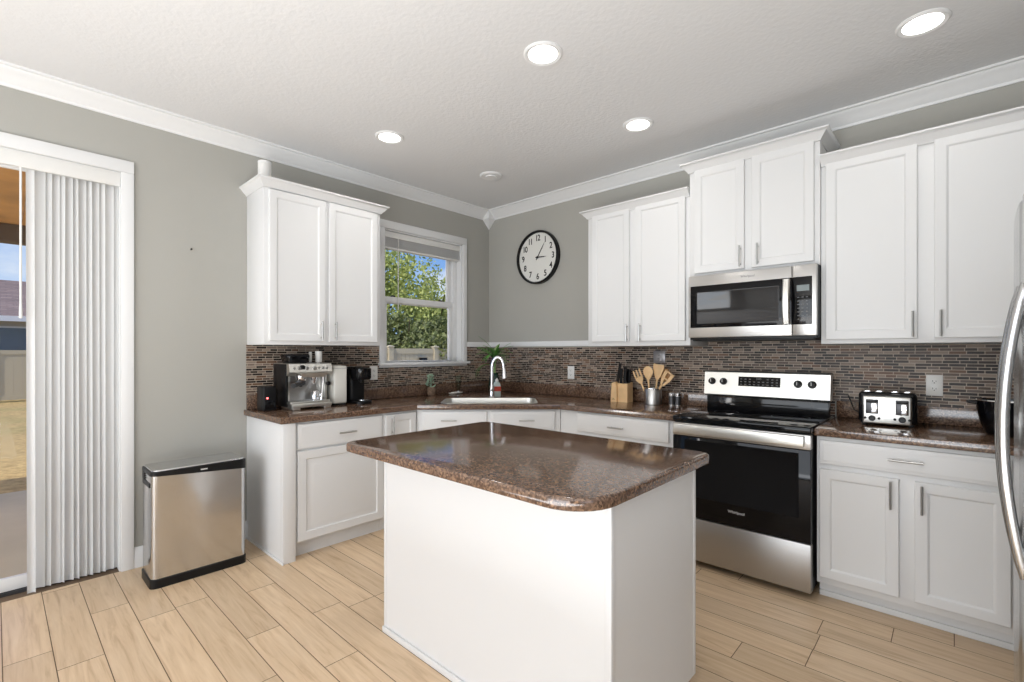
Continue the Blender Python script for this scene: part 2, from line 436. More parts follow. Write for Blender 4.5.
# ------------------------------------------------------------------ room shell
H = 2.82
X1, Y1 = 7.5, -7.6
def floor():
    me = bpy.data.meshes.new('floor'); bm = bmesh.new(); uvl = bm.loops.layers.uv.new('UVMap'); tl = bm.faces.layers.float.new('tone')
    pitch, plen, g = .1527, .92, .0034
    known = {0: .757, 1: .037, 2: .493, 3: .75, 16: .47, 17: .006+.45, 18: .718, 19: .01, 15: .468, 14: .22}
    k0 = -28
    for k in range(k0, 25):
        ya, yb = -3.603+k*pitch+g/2, -3.603+(k+1)*pitch-g/2
        if ya > -.003 or yb < Y1: continue
        off = known.get(k, random.random()*plen)
        x = off-plen
        while x < X1:
            xa, xb = max(x+g/2, .0), min(x+plen-g/2, X1)
            if xb > xa:
                ps = [(xa, ya), (xb, ya), (xb, min(yb, 0)), (xa, min(yb, 0))]
                f = bm.faces.new([bm.verts.new((px, py, 0)) for px, py in ps])
                f[tl] = random.random(); ox, oy = random.random()*50, random.random()*50
                for lp in f.loops: lp[uvl].uv = (lp.vert.co.x+ox, lp.vert.co.y+oy)
            x += plen
    bmesh.ops.recalc_face_normals(bm, faces=bm.faces)
    for f in bm.faces:
        if f.normal.z < 0: f.normal_flip()
    bm.to_mesh(me); bm.free(); me.materials.append(M['plank'])
    o = bpy.data.objects.new('floor', me); COL.objects.link(o); o['kind'] = 'structure'
    INV[o.name] = Matrix()
    g_ = MB(); g_.box(-.16, X1, Y1, 0, -.1, -.0016); build('grout', g_, 'grout', o)
floor()
struct('ceiling', MB().box(-.16, X1+.1, Y1-.1, .12, H, H+.14), 'ceil')
struct('added_sun_blocker', MB().box(-.6, X1+.6, Y1-3.2, Y1-.1, H+.02, H+.14), 'trim')  # unseen roof slab, added to keep sun out of the living room sliders
wl = MB()
DY0, DY1, DZ = -4.95, -3.11, 2.405          # sliding door opening
WY0, WY1, WZ0, WZ1 = -1.297, -.386, 1.228, 2.415
wl.box(-.16, 0, Y1, DY0, 0, H).box(-.16, 0, DY0, DY1, DZ, H).box(-.16, 0, DY1, WY0, 0, H)
wl.box(-.16, 0, WY0, WY1, 0, WZ0).box(-.16, 0, WY0, WY1, WZ1, H).box(-.16, 0, WY1, .12, 0, H)
struct('wall_left', wl, 'wall')
struct('wall_back', MB().box(0, 4.78, 0, .12, 0, H), 'wall')
struct('wall_right', MB().box(4.66, 4.78, -2.5, 0, 0, H).box(4.78, X1, -2.5, -2.38, 0, H).box(X1, X1+.1, Y1, -2.5, 0, .6).box(X1, X1+.1, Y1, -2.5, 2.42, H)
       .box(X1, X1+.1, Y1, -6.5, .6, 2.42).box(X1, X1+.1, -3.3, -2.5, .6, 2.42), 'wall')
struct('wall_front', MB().box(0, .7, Y1-.1, Y1, 0, H).box(5.3, X1, Y1-.1, Y1, 0, H).box(.7, 5.3, Y1-.1, Y1, 2.4, H), 'wall')
fr = MB()
for x in (.72, 2.24, 3.76, 5.22): fr.box(x-.0, x+.06, Y1-.06, Y1, 0, 2.4)
fr.box(.7, 5.3, Y1-.06, Y1, 2.34, 2.4).box(.7, 5.3, Y1-.06, Y1, 0, .06)
d2 = struct('door_2', fr, 'trim'); build('pane', MB().box(.78, 5.22, Y1-.045, Y1-.04, .06, 2.34), 'glass', d2)
fr = MB()
for y in (-6.5, -4.93, -3.36): fr.box(X1, X1+.06, y, y+.06, .6, 2.42)
fr.box(X1, X1+.06, -6.5, -3.3, .6, .66).box(X1, X1+.06, -6.5, -3.3, 2.36, 2.42)
w2 = struct('window_2', fr, 'trim'); build('pane', MB().box(X1+.04, X1+.045, -6.44, -3.36, .66, 2.36), 'glass', w2)

# crown moulding round the ceiling
CR = [(0, 2.728), (.010, 2.728), (.014, 2.742), (.022, 2.748), (.040, 2.768), (.062, 2.786), (.078, 2.796), (.084, 2.806), (.100, 2.808), (.100, H), (0, H)]
struct('trim_1', MB().sweep([(0, Y1), (0, 0), (4.66, 0), (4.66, -2.5)], CR, side=-1), 'trim')
cb = MB(); s_ = .098
cb.loft([[(0, 0, 2.638), (.002, 0, 2.638), (.002, -.002, 2.638), (0, -.002, 2.638)], [(0, 0, 2.735), (s_, 0, 2.735), (s_, -s_, 2.735), (0, -s_, 2.735)], [(0, 0, H), (s_, 0, H), (s_, -s_, H), (0, -s_, H)]])
struct('trim_2', cb, 'trim')
# flat white rail over the backsplash
struct('trim_3', MB().box(0, .018, -.33, 0, 1.374, 1.425, .003).box(.018, 1.49, -.018, 0, 1.374, 1.425, .003), 'trim')
BB = [(0, 0), (.016, 0), (.016, .098), (.010, .112), (.006, .125), (0, .125)]
struct('baseboard_left', MB().sweep([(0, -3.048), (0, -2.412)], BB, side=-1), 'trim')

# ------------------------------------------------------------------ kitchen window
wf = MB()
cw = .052
casing(wf, 0, .020, WY0-cw, WY1+cw, WZ0, WZ1+.07, cw, wt=.07)
win = struct('window_1', wf, 'trim')
build('sill', MB().box(-.1, .05, WY0-cw-.012, WY1+cw+.022, WZ0-.025, WZ0, .005).box(0, .018, WY0-cw, WY1+cw, WZ0-.045, WZ0-.025, .003), 'trim', win)
build('jamb', MB().box(-.16, 0, WY0-.001, WY0+.012, WZ0, WZ1).box(-.16, 0, WY1-.012, WY1+.001, WZ0, WZ1).box(-.16, 0, WY0, WY1, WZ1-.012, WZ1+.001), 'trim', win)
build('vinyl_frame', MB().box(-.14, -.066, WY0+.012, WY0+.030, WZ0, WZ1-.012, .003).box(-.14, -.066, WY1-.062, WY1-.012, WZ0, WZ1-.012, .003), 'trim', win)
a, b = WY0+.030, WY1-.062
up = casing(MB(), -.135, -.105, a, b, 1.765, WZ1-.012, .045, .03, .003)
u = build('upper_sash', up, 'trim', win); build('pane', MB().box(-.123, -.119, a+.045, b-.045, 1.79, WZ1-.055), 'glass', u)
lo = MB()
casing(lo, -.105, -.072, a, b, WZ0, 1.825, .045, .014, .003, wt=.055)
l_ = build('lower_sash', lo, 'trim', win); build('pane', MB().box(-.09, -.086, a+.04, b-.04, WZ0+.01, 1.775), 'glass', l_)
lk = MB()
for y in (a+.10, b-.17): lk.box(-.095, -.07, y, y+.035, 1.825, 1.838, .003)
build('sash_lock', lk, 'blackplastic', win)
# raised mini blind
bl = thing('window_blind', 'white slatted blind pulled up at the top of the window above the sink counter', 'blind', (-.05, -.84, 2.24))
build('headrail', MB().box(-.07, -.012, WY0+.018, WY1-.018, 2.345, 2.40, .004), 'white', bl)
sm = MB()
for i in range(13): sm.box(-.066, -.018, WY0+.022, WY1-.022, 2.262+i*.0063, 2.2655+i*.0063, .001, 1)
build('slat', sm, 'blind', bl)['kind'] = 'stuff'
build('bottom_rail', MB().box(-.068, -.016, WY0+.022, WY1-.022, 2.245, 2.260, .003), 'white', bl)
build('wand', MB().tube([(-.012, -1.142, 2.35), (-.012, -1.142, 1.703)], .0045, 8), 'white', bl)

# ------------------------------------------------------------------ sliding door
dm = MB()
cw = .062
casing(dm, 0, .020, DY0-cw, DY1+cw, 0, DZ+.073, cw, wt=.073)
dr = struct('door_1', dm, 'trim')
build('frame', casing(MB(), -.16, 0, DY0, DY1, 0, DZ, .006, bev=0), 'trim', dr)
build('track', MB().box(-.155, -.085, DY0, DY1, 0, .022, .003).box(-.082, -.076, DY0, DY1, 0, .018), 'darkgrey', dr)
for nm, x, ya, yb in (('fixed_panel', -.115, -4.06, DY1-.02), ('sliding_panel', -.150, DY0+.02, -4.0)):
    pm = MB()
    casing(pm, x, x+.03, ya, yb, .022, DZ-.02, .06, .07, .003)
    pp = build(nm, pm, 'trim', dr); build('pane', MB().box(x+.012, x+.017, ya+.05, yb-.05, .08, DZ-.07), 'glass', pp)
vb = thing('vertical_blind', 'white vertical slat blind drawn open beside the glass patio door', 'blind', (-.03, -3.3, 0))
build('valance', MB().box(-.014, .004, DY0+.005, DY1-.003, 2.318, 2.400, .002), 'white', vb)
build('headrail', MB().box(-.065, -.02, DY0+.01, DY1-.01, 2.345, 2.385, .003), 'white', vb)
build('wand', MB().tube([(-.005, -3.53, 2.33), (-.005, -3.53, 1.60), (-.005, -3.53, 1.505)], [.005, .005, .0075], 8), 'white', vb)
def vane(y, ang, w=.089, z0=.012, x=-.045):
    mb = MB(); loops = []; n = 6; c, s = math.cos(ang), math.sin(ang); sway = random.uniform(-.006, .006)
    for z in (z0, .8, 1.6, 2.34):
        r = []
        sw = sway*(1-z/2.34)
        for i in range(n+1):
            u_ = (i/n-.5)*w; d = .010*(1-(2*i/n-1)**2)
            r.append((u_, d))
        for i in range(n, -1, -1):
            u_ = (i/n-.5)*w; d = .010*(1-(2*i/n-1)**2)-.0012
            r.append((u_, d))
        loops.append([(x+u_*s-d*c, y+sw+u_*c+d*s, z) for u_, d in r])
    mb.loft(loops); return build('vane', mb, 'blind', vb)
vane(-3.494, math.radians(12), .034, .004, -.016)
yy = -3.462
for i in range(10):
    vane(yy, math.radians((14, 30, 10, 38, 20, 46, 16, 34, 12, 28)[i]+random.uniform(-4, 4)), .062)
    yy += .0285
for i in range(2): vane(-3.157+i*.030, math.radians(8+i*10), .042)
tag(build('wall_nail', MB().tube([(-.005, -2.748, 1.993), (.012, -2.748, 1.998)], .003, 8).lathe([(.0055, .010), (.0055, .013)], (0, -2.748, 1.998), 10, 'X'), 'blackplastic', origin=(0, -2.748, 1.993)), 'tiny dark nail in the bare grey wall between patio door and cabinet', 'nail')

# ------------------------------------------------------------------ backsplash and counters
bs = MB(); bs.box(.001, .010, -2.415, WY0-.056, 1.012, 1.372).box(.001, .010, WY0-.056, WY1+.056, 1.012, 1.182).box(.001, .010, WY1+.056, -.002, 1.012, 1.374)
tag(build('tile_backsplash', bs, 'mosaic_y', origin=(0, -1.2, 1.012)), 'brown strip mosaic backsplash under the window and the coffee corner cabinet', 'backsplash')
bs = MB(); bs.box(.010, 4.655, -.010, -.001, 1.012, 1.366).box(2.368, 3.136, -.010, -.001, .90, 1.012).box(2.338, 3.112, -.010, -.001, 1.366, 1.45)
tag(build('tile_backsplash', bs, 'mosaic_x', origin=(2.3, 0, 1.012)), 'brown strip mosaic backsplash behind the stove, knife block and toaster', 'backsplash')

CX = .645
Md = V((1.0425, -1.0275)); du = V((.7206, .6933)); dn = V((-.6933, .7206))
def dg(u_, n_, z): p = Md+du*u_+dn*n_; return (p.x, p.y, z)
def slabtop(outline, z0, z1, holes=(), bev=.005):
    bm = bmesh.new(); mb = MB(); mb.bm.free(); mb.bm = bm
    es = []
    for loop in [outline]+list(holes):
        vs_ = [bm.verts.new((p[0], p[1], z1)) for p in loop]
        for i in range(len(vs_)): es.append(bm.edges.new((vs_[i], vs_[(i+1) % len(vs_)])))
    bmesh.ops.triangle_fill(bm, use_beauty=True, use_dissolve=False, edges=es)
    r = bmesh.ops.extrude_face_region(bm, geom=list(bm.faces))
    for g in r['geom']:
        if isinstance(g, bmesh.types.BMVert): g.co.z = z0
    bmesh.ops.recalc_face_normals(bm, faces=bm.faces)
    sel = [e for e in bm.edges if len(e.link_faces) == 2 and abs(e.verts[0].co.z-e.verts[1].co.z) < 1e-6 and e.calc_face_angle(0) > 1.2]
    bmesh.ops.bevel(bm, geom=sel, offset=bev, segments=3, affect='EDGES', profile=.5)
    return mb
sinkhole = [dg(x, y, 0)[:2] for x, y in rrect(0, .305, .78, .42, .07, 6)]
ct = thing('granite_countertop', 'brown speckled granite countertop running round the corner sink to the stove', 'countertop', (.3, -1.2, .874))
top = build('worktop', slabtop([(0.001, -2.43), (CX, -2.43), (CX, -1.41), (1.44, -CX), (2.366, -CX), (2.366, -.001), (.001, -.001)], .874, .914, [sinkhole]), 'granite', ct)
build('upstand', MB().box(.0, .022, -2.415, -.0, .914, 1.014, .003).box(.022, 2.366, -.022, 0, .914, 1.014, .003), 'granite', ct)
ct2 = thing('granite_countertop', 'brown granite countertop between the stove and the fridge under the toaster', 'countertop', (3.6, -.3, .874))
build('worktop', MB().box(3.138, 4.65, -CX, -.001, .874, .914, .005, 3), 'granite', ct2)
build('upstand', MB().box(3.145, 4.65, -.022, 0, .914, 1.014, .003), 'granite', ct2)

# sink + faucet
sk = thing('kitchen_sink', 'stainless double bowl sink set into the corner countertop under the faucet', 'sink', dg(0, .305, .70))
rmm = MB(); rmm.loft([[dg(x, y, z) for x, y in rrect(0, .305, w, h, r, 6)] for w, h, r, z in ((.786, .44, .08, .9142), (.784, .438, .079, .9155), (.774, .418, .070, .9160), (.774, .414, .068, .912), (.772, .412, .068, .868))], False, False)
build('rim', rmm, 'steelpale', sk)
for u0 in (-.195, .195):
    m_ = MB(); lps = []
    for w, h, r, z in ((.385, .42, .07, .872), (.375, .41, .068, .869), (.365, .40, .065, .75), (.33, .365, .05, .715), (.05, .05, .02, .705)):
        lps.append([dg(x, y, z) for x, y in rrect(u0, .305, w, h, r, 6)])
    m_.loft(lps, False, True); bo = build('bowl', m_, 'steelpale', sk, recalc=False)
    dmh = MB(); p = dg(u0, .305, .706); dmh.lathe([(.045, 0), (.045, .004), (.03, .006), (.02, .002)], p, 20); build('drain', dmh, 'chrome', bo)
fa = thing('kitchen_faucet', 'chrome gooseneck pull-down faucet standing behind the corner sink', 'faucet', dg(.0, .56, .914))
bx, by, _ = dg(.012, .56, 0)
fm = MB(); fm.lathe([(.030, 0), (.030, .008), (.024, .012), (.022, .10), (.019, .11)], (bx, by, .914), 24); build('base', fm, 'chrome', fa)
dirv = (V((.088, .062)))
path = [(bx, by, 1.02), (bx, by, 1.17)]
for i in range(1, 11):
    a_ = PI*i/11; path.append((bx+dirv.x*.5*(1-math.cos(a_)), by+dirv.y*.5*(1-math.cos(a_)), 1.17+.105*math.sin(a_)))
path += [(bx+dirv.x*1.0, by+dirv.y, 1.17)]
build('spout', MB().tube(path, .0145, 14), 'chrome', fa)
ex, ey = bx+dirv.x, by+dirv.y
build('spray_head', MB().tube([(ex, ey, 1.175), (ex+.004, ey, 1.15), (ex+.010, ey-.003, 1.10), (ex+.012, ey-.004, 1.085)], [.016, .018, .024, .025], 16), 'chrome', fa)
build('lever', MB().tube([(bx, by, .975), (bx+.03, by-.03, .98), (bx+.055, by-.055, 1.0)], [.010, .008, .006], 10), 'chrome', fa)

# ------------------------------------------------------------------ cabinets
def crown(parent, path, z0, z1, out=.05, side=-1):
    h = z1-z0
    prof = [(-.014, z0), (.006, z0), (.010, z0+.15*h), (.020, z0+.32*h), (.034, z0+.62*h), (out-.008, z0+.78*h), (out, z0+.84*h), (out, z1), (-.014, z1)]
    return build('crown', MB().sweep(path, prof, side), 'cab', parent)

# left wall cabinet (over coffee machine)
lu = thing('wall_cabinet', 'white two-door wall cabinet left of the window above the coffee machine', 'cabinet', (.16, -1.97, 1.372))
build('body', MB().box(.001, .312, -2.41, -1.53, 1.372, 2.44, .002), 'cab', lu)
for y0, y1, hs in ((-2.378, -1.990, .352), (-1.962, -1.563, .043)):
    door(lu, (.312, y0, 1.398), (0, 1, 0), (1, 0, 0), y1-y0, 1.018, DOOR, hpos=(hs, .078))
crown(lu, [(0, -2.41), (.322, -2.41), (.322, -1.53), (0, -1.53)], 2.425, 2.482)
# back wall A
ua = thing('wall_cabinet', 'white two-door wall cabinet right of the clock and left of the microwave', 'cabinet', (1.91, -.16, 1.372))
build('body', MB().box(1.485, 2.334, -.318, -.001, 1.368, 2.432, .002), 'cab', ua)
for x0, x1, hs in ((1.530, 1.867, .325), (1.915, 2.303, .048)):
    door(ua, (x0, -.318, 1.402), (1, 0, 0), (0, -1, 0), x1-x0, 1.03, DOOR, hpos=(hs, .066))
crown(ua, [(1.485, 0), (1.485, -.328), (2.334, -.328)], 2.41, 2.466, side=-1)
# B
ub = thing('wall_cabinet', 'taller white two-door wall cabinet directly above the microwave', 'cabinet', (2.72, -.17, 1.84))
build('body', MB().box(2.336, 3.112, -.336, -.001, 1.838, 2.60, .002), 'cab', ub)
for x0, x1, hs in ((2.373, 2.698, .304), (2.742, 3.084, .040)):
    door(ub, (x0, -.336, 1.860), (1, 0, 0), (0, -1, 0), x1-x0, .708, DOOR, hpos=(hs, .079))
crown(ub, [(2.336, 0), (2.336, -.346), (3.112, -.346), (3.112, 0)], 2.562, 2.622, .052, side=-1)
# C
uc = thing('wall_cabinet', 'large white two-door wall cabinet above the toaster right of the microwave', 'cabinet', (3.58, -.16, 1.372))
build('body', MB().box(3.114, 4.06, -.318, -.001, 1.370, 2.432, .002), 'cab', uc)
for x0, x1, hs in ((3.139, 3.548, .392), (3.614, 4.03, .027)):
    door(uc, (x0, -.318, 1.394), (1, 0, 0), (0, -1, 0), x1-x0, 1.03, DOOR, hpos=(hs, .076))
crown(uc, [(3.116, -.328), (4.06, -.328), (4.06, 0)], 2.408, 2.468, side=-1)

# base cabinets: left run
lb = thing('base_cabinet', 'white base cabinet with one drawer and door beside the steel trash can', 'cabinet', (.3, -2.0, 0))
build('body', MB().box(.001, .610, -2.385, -1.695, .10, .873, .001), 'cab', lb)
build('end_panel', MB().box(.002, .606, -2.412, -2.386, 0, .873, .001), 'cab', lb)
build('corner_stile', MB().box(.606, .636, -2.412, -2.335, 0, .873, .002), 'cab', lb)
build('kick_board', MB().box(.54, .560, -2.385, -1.695, 0, .10), 'cab', lb)
build('shoe', MB().box(.002, .645, -2.420, -2.412, 0, .016, .002), 'cab', lb)
door(lb, (.610, -2.318, .700), (0, 1, 0), (1, 0, 0), .611, .160, SLAB, 'drawer', (.33, .075), (0, 1, 0), .125)
door(lb, (.610, -2.318, .112), (0, 1, 0), (1, 0, 0), .622, .575, RAISED)
nb = thing('base_cabinet', 'narrow white base cabinet with a single door left of the sink front', 'cabinet', (.3, -1.54, 0))
build('body', MB().box(.001, .610, -1.693, -1.392, .10, .873, .001), 'cab', nb)
build('kick_board', MB().box(.54, .560, -1.693, -1.392, 0, .10), 'cab', nb)
door(nb, (.610, -1.678, .112), (0, 1, 0), (1, 0, 0), .268, .745, DOOR, hpos=(.05, .665))
# diagonal sink base
db = thing('base_cabinet', 'white angled corner base cabinet with two drawer fronts under the sink', 'cabinet', (.6, -.6, 0))
DA, DB = V((.610, -1.390)), V((1.420, -.612))
body = MB(); poly = [(.003, -1.390), (.610, -1.390), (1.420, -.612), (1.420, -.003), (.003, -.003)]
body.loft([[(x, y, .10) for x, y in poly], [(x, y, .69) for x, y in poly]])
build('body', body, 'cab', db)
U3 = (DB-DA).normalized(); N3 = V((U3.y, -U3.x)); LD = (DB-DA).length
fp = MB(); fp.prism([(DA.x, DA.y, .69), (DB.x, DB.y, .69), (DB.x-N3.x*.02, DB.y-N3.y*.02, .69), (DA.x-N3.x*.02, DA.y-N3.y*.02, .69)], (0, 0, .183))
build('face_frame', fp, 'cab', db)
U4, N4 = (U3.x, U3.y, 0), (N3.x, N3.y, 0)
def dpt(u_, z): p = DA+U3*u_; return (p.x, p.y, z)
hw = (LD-.12)/2
for k in (0, 1):
    u0 = .045+k*(hw+.03)
    door(db, dpt(u0, .715), U4, N4, hw, .145, SLAB, 'drawer_front', (hw*.5+(-.04, .03)[k], .075), U4, .12)
    door(db, dpt(u0, .112), U4, N4, hw, .585, DOOR, 'door', (hw-.05 if k == 0 else .05, .50))
kb_ = [DA-N3*.07, DB-N3*.07, DB-N3*.09, DA-N3*.09]
build('kick_board', MB().prism([(p.x, p.y, 0) for p in kb_], (0, 0, .10)), 'cab', db)
# back run
rb = thing('base_cabinet', 'white base cabinet with a wide drawer left of the stove under the knife block', 'cabinet', (1.9, -.3, 0))
build('body', MB().box(1.424, 2.362, -.612, -.001, .10, .873, .001), 'cab', rb)
build('kick_board', MB().box(1.44, 2.362, -.560, -.540, 0, .10), 'cab', rb)
door(rb, (1.590, -.612, .722), (1, 0, 0), (0, -1, 0), .726, .140, SLAB, 'drawer', (.345, .062), (1, 0, 0), .125)
for x0, w, hs in ((1.590, .345, .30), (1.970, .346, .045)):
    door(rb, (x0, -.612, .112), (1, 0, 0), (0, -1, 0), w, .585, DOOR, hpos=(hs, .50))
# right of stove
cc = thing('base_cabinet', 'white base cabinet with one drawer over two doors between stove and fridge', 'cabinet', (3.5, -.3, 0))
build('body', MB().box(3.146, 3.905, -.614, -.001, .085, .873, .001), 'cab', cc)
build('kick_board', MB().box(3.150, 3.905, -.560, -.540, 0, .085).box(3.150, 3.905, -.572, -.560, 0, .03, .003), 'cab', cc)
door(cc, (3.160, -.614, .728), (1, 0, 0), (0, -1, 0), .715, .125, SLAB, 'drawer', (.358, .066), (1, 0, 0), .135)
for x0, x1, hs in ((3.160, 3.492, .301), (3.550, 3.872, .028)):
    door(cc, (x0, -.614, .122), (1, 0, 0), (0, -1, 0), x1-x0, .578, DOOR, hpos=(hs, .498))
build('filler', MB().box(3.905, 4.65, -.614, -.55, .0, .873), 'cab', cc)

# ------------------------------------------------------------------ island
ib = thing('kitchen_island', 'white panelled island cabinet standing in the middle of the plank floor', 'island', (2.32, -2.05, 0))
IX0, IX1, IY0, IY1 = 1.702, 2.933, -2.371, -1.735
build('body', MB().box(IX0+.006, IX1-.006, IY0+.006, IY1, .10, .873, .001).box(IX0+.006, IX1-.006, IY0+.006, IY1-.07, 0, .10), 'cab', ib)
build('front_panel', MB().box(IX0+.02, IX1-.02, IY0, IY0+.006, 0, .873), 'cab', ib)
build('side_panel', MB().box(IX1-.006, IX1, IY0+.02, IY1, .045, .873).box(IX1-.006, IX1, IY0+.02, IY1-.07, 0, .045), 'cab', ib)
for q in ((IX0, IX0+.02, IY0-.002, IY0+.02, 0), (IX1-.022, IX1+.002, IY0-.002, IY0+.022, 0), (IX1-.02, IX1+.002, IY1-.02, IY1+.002, .045)):
    build('corner_trim', MB().box(*q, .873, .003), 'cab', ib)
build('shoe_moulding', MB().box(IX0, IX1, IY0-.012, IY0, 0, .028, .004), 'cab', ib)
for x0 in (1.73, 2.33):
    door(ib, (x0+.57, IY1, .72), (-1, 0, 0), (0, 1, 0), .57, .14, SLAB, 'drawer', (.285, .07), (1, 0, 0), .125)
    door(ib, (x0+.57, IY1, .12), (-1, 0, 0), (0, 1, 0), .57, .58, DOOR, hpos=(.05, .5))
TX0, TX1, TY0, TY1 = 1.650, 2.972, -2.556, -1.650
def isl(ins, z):
    rs = [(TX1, TY0, .15), (TX1, TY1, .05), (TX0, TY1, .06), (TX0, TY0, .05)]; o = []
    for k, (x, y, r) in enumerate(rs):
        sx, sy = (1, 1, -1, -1)[k], (-1, 1, 1, -1)[k]
        cx_, cy_ = x-sx*r, y-sy*r; rr = r-ins
        for i in range(9):
            a_ = -PI/2+k*PI/2+i*PI/16
            o.append((cx_+rr*math.cos(a_), cy_+rr*math.sin(a_), z))
    return o
tag(build('island_countertop', MB().loft([isl(.008, .874), isl(.002, .877), isl(0, .882), isl(0, .903), isl(.002, .909), isl(.006, .9125), isl(.011, .914)]), 'granite', origin=(2.32, -2.1, .874)),
    'polished brown granite slab with rounded corners on the white island', 'countertop')

# ------------------------------------------------------------------ range
rg_ = thing('kitchen_range', 'stainless electric range with black glass oven door between the base cabinets', 'stove', (2.755, -.35, 0))
SX0, SX1, FY = 2.378, 3.134, -.698
build('body', MB().box(SX0+.002, SX1-.002, -.655, -.08, .035, .900, .003).box(SX0+.03, SX1-.03, -.60, -.06, 0, .035), 'blackplastic', rg_)
build('storage_drawer', MB().box(SX0, SX1, FY, -.657, .040, .298, .004), 'steeldark', rg_)
od = build('oven_door', MB().box(SX0, SX1, FY-.004, -.657, .304, .800, .004), 'blackglass', rg_)
ow = MB(); ow.panel((SX0+.075, FY-.004, .430), (1, 0, 0), (0, 0, 1), (0, -1, 0), .625, .350, [(0, 0), (.001, .0008), (.004, .0008), (.005, .0002)]); build('oven_window', ow, 'darkwin', od)
build('door_trim', MB().box(SX0, SX1, FY-.006, -.657, .802, .880, .003), 'steel', od)
build('handle', MB().box(SX0+.02, SX1-.022, FY-.050, FY-.030, .820, .878, .006, 3).box(SX0+.03, SX0+.06, FY-.032, FY-.004, .835, .868).box(SX1-.062, SX1-.032, FY-.032, FY-.004, .835, .868), 'steelpale', od)
build('logo', MB().add_mesh(textmesh('Whirlpool', .022, .0004, offset=.0003), Matrix.Translation((2.76, FY-.0046, .387)) @ FACE_Y), 'print', od)
ck = build('cooktop', MB().box(SX0-.002, SX1+.002, FY-.006, -.055, .886, .922, .006, 3), 'blackglass', rg_)
for x, y, r in ((2.56, -.54, .10), (2.96, -.54, .085), (2.57, -.30, .075), (2.95, -.30, .105)):
    rm = MB(); rm.loft([[(x+q*math.cos(2*PI*i/40), y+q*math.sin(2*PI*i/40), .9223) for i in range(40)] for q in (r, r-.0022)], False, False)
    build('burner_ring', rm, 'darkgrey', ck)
build('riser', MB().box(SX0+.008, SX1-.008, -.150, -.087, .915, 1.022, .003), 'blackgloss', rg_)
bk = MB(); bk.loft([[(SX0-.004, -.087, 1.018), (SX0-.004, -.169, 1.018), (SX0-.004, -.175, 1.026), (SX0-.004, -.155, 1.180), (SX0-.004, -.147, 1.186), (SX0-.004, -.087, 1.186)],
                   [(SX1+.002, -.087, 1.018), (SX1+.002, -.169, 1.018), (SX1+.002, -.175, 1.026), (SX1+.002, -.155, 1.180), (SX1+.002, -.147, 1.186), (SX1+.002, -.087, 1.186)]])
bkg = build('control_panel', bk, 'steelpale', rg_)
build('top_cap', MB().box(SX0-.004, SX1+.002, -.157, -.087, 1.1855, 1.190, .001), 'blackplastic', bkg)
def bky(z): return -.175+.020*(z-1.026)/.154
dsp = MB(); dsp.prism([(2.604, bky(1.154)-.002, 1.154), (2.862, bky(1.154)-.002, 1.154), (2.862, bky(1.090)-.002, 1.090), (2.604, bky(1.090)-.002, 1.090)], (0, .006, 0))
dso = build('display', dsp, 'blackgloss', bkg)
dt = MB()
for i in range(9):
    for j in range(3):
        if 3 <= i <= 5 and j == 2: continue
        x = 2.622+i*.0275; z = 1.102+j*.018
        dt.box(x-.006, x+.006, bky(z)-.0025, bky(z), z-.0028, z+.0028)
dt.add_mesh(textmesh('3:05', .02, .0003), Matrix.Translation((2.732, bky(1.140)-.0024, 1.141)) @ FACE_Y)
build('display_marking', dt, 'dimprint', dso)
for x in (2.428, 2.506, 2.962, 3.040):
    km = MB(); y = bky(1.117); km.lathe([(.024, 0), (.024, -.006), (.020, -.009), (.018, -.028), (.016, -.031)], (x, y, 1.117), 24, 'Y')
    kn = build('knob', km, 'blackplastic', bkg); build('pointer', MB().box(x-.002, x+.002, y-.034, y-.030, 1.112, 1.134), 'print', kn)

# ------------------------------------------------------------------ microwave
mw = thing('microwave_oven', 'stainless over-the-range microwave with black window mounted above the stove', 'microwave', (2.735, -.2, 1.41))
MX0, MX1, MY = 2.358, 3.109, -.405
build('body', MB().box(MX0+.002, MX1, MY+.03, -.004, 1.405, 1.836, .003), 'blackplastic', mw)
fd = build('front_frame', MB().box(MX0, 2.982, MY-.006, MY+.032, 1.418, 1.834, .005), 'steel', mw)
build('control_column', MB().box(2.9835, MX1, MY-.006, MY+.032, 1.418, 1.834, .005), 'steel', mw)
wd = build('door_glass', MB().box(2.372, 2.981, MY-.0085, MY, 1.484, 1.765, .003), 'blackglass', fd)
iw = MB(); iw.panel((2.415, MY-.0085, 1.508), (1, 0, 0), (0, 0, 1), (0, -1, 0), .50, .215, [(0, 0), (.001, .0008), (.004, .0008), (.005, .0003)]); build('window', iw, 'mesh', wd)
pn = build('keypad', MB().box(2.9845, 3.086, MY-.0085, MY, 1.484, 1.765, .003), 'blackgloss', mw)
build('display', MB().box(3.008, 3.072, MY-.0095, MY-.008, 1.680, 1.716), 'lcd', pn)
kd = MB()
for i in range(3):
    for j in range(7):
        x = 3.016+i*.022; z = 1.515+j*.0215; kd.box(x-.005, x+.005, MY-.0092, MY-.008, z-.0025, z+.0025)
build('button', kd, 'dimprint', pn)
hm = MB(); lps = []
for i in range(13):
    t_ = i/12; z = 1.488+t_*.268; y = MY-.028-.020*math.sin(PI*t_)
    lps.append([(2.938, y, z), (2.945, y-.007, z), (2.971, y-.007, z), (2.978, y, z), (2.971, y+.004, z), (2.945, y+.004, z)])
hm.loft(lps); hm.box(2.945, 2.971, MY-.03, MY-.006, 1.492, 1.512).box(2.945, 2.971, MY-.03, MY-.006, 1.732, 1.752)
build('handle', hm, 'steelpale', fd)
build('logo', MB().add_mesh(textmesh('Whirlpool', .02, .0003), Matrix.Translation((2.735, MY-.0064, 1.800)) @ FACE_Y), 'darkgrey', fd)
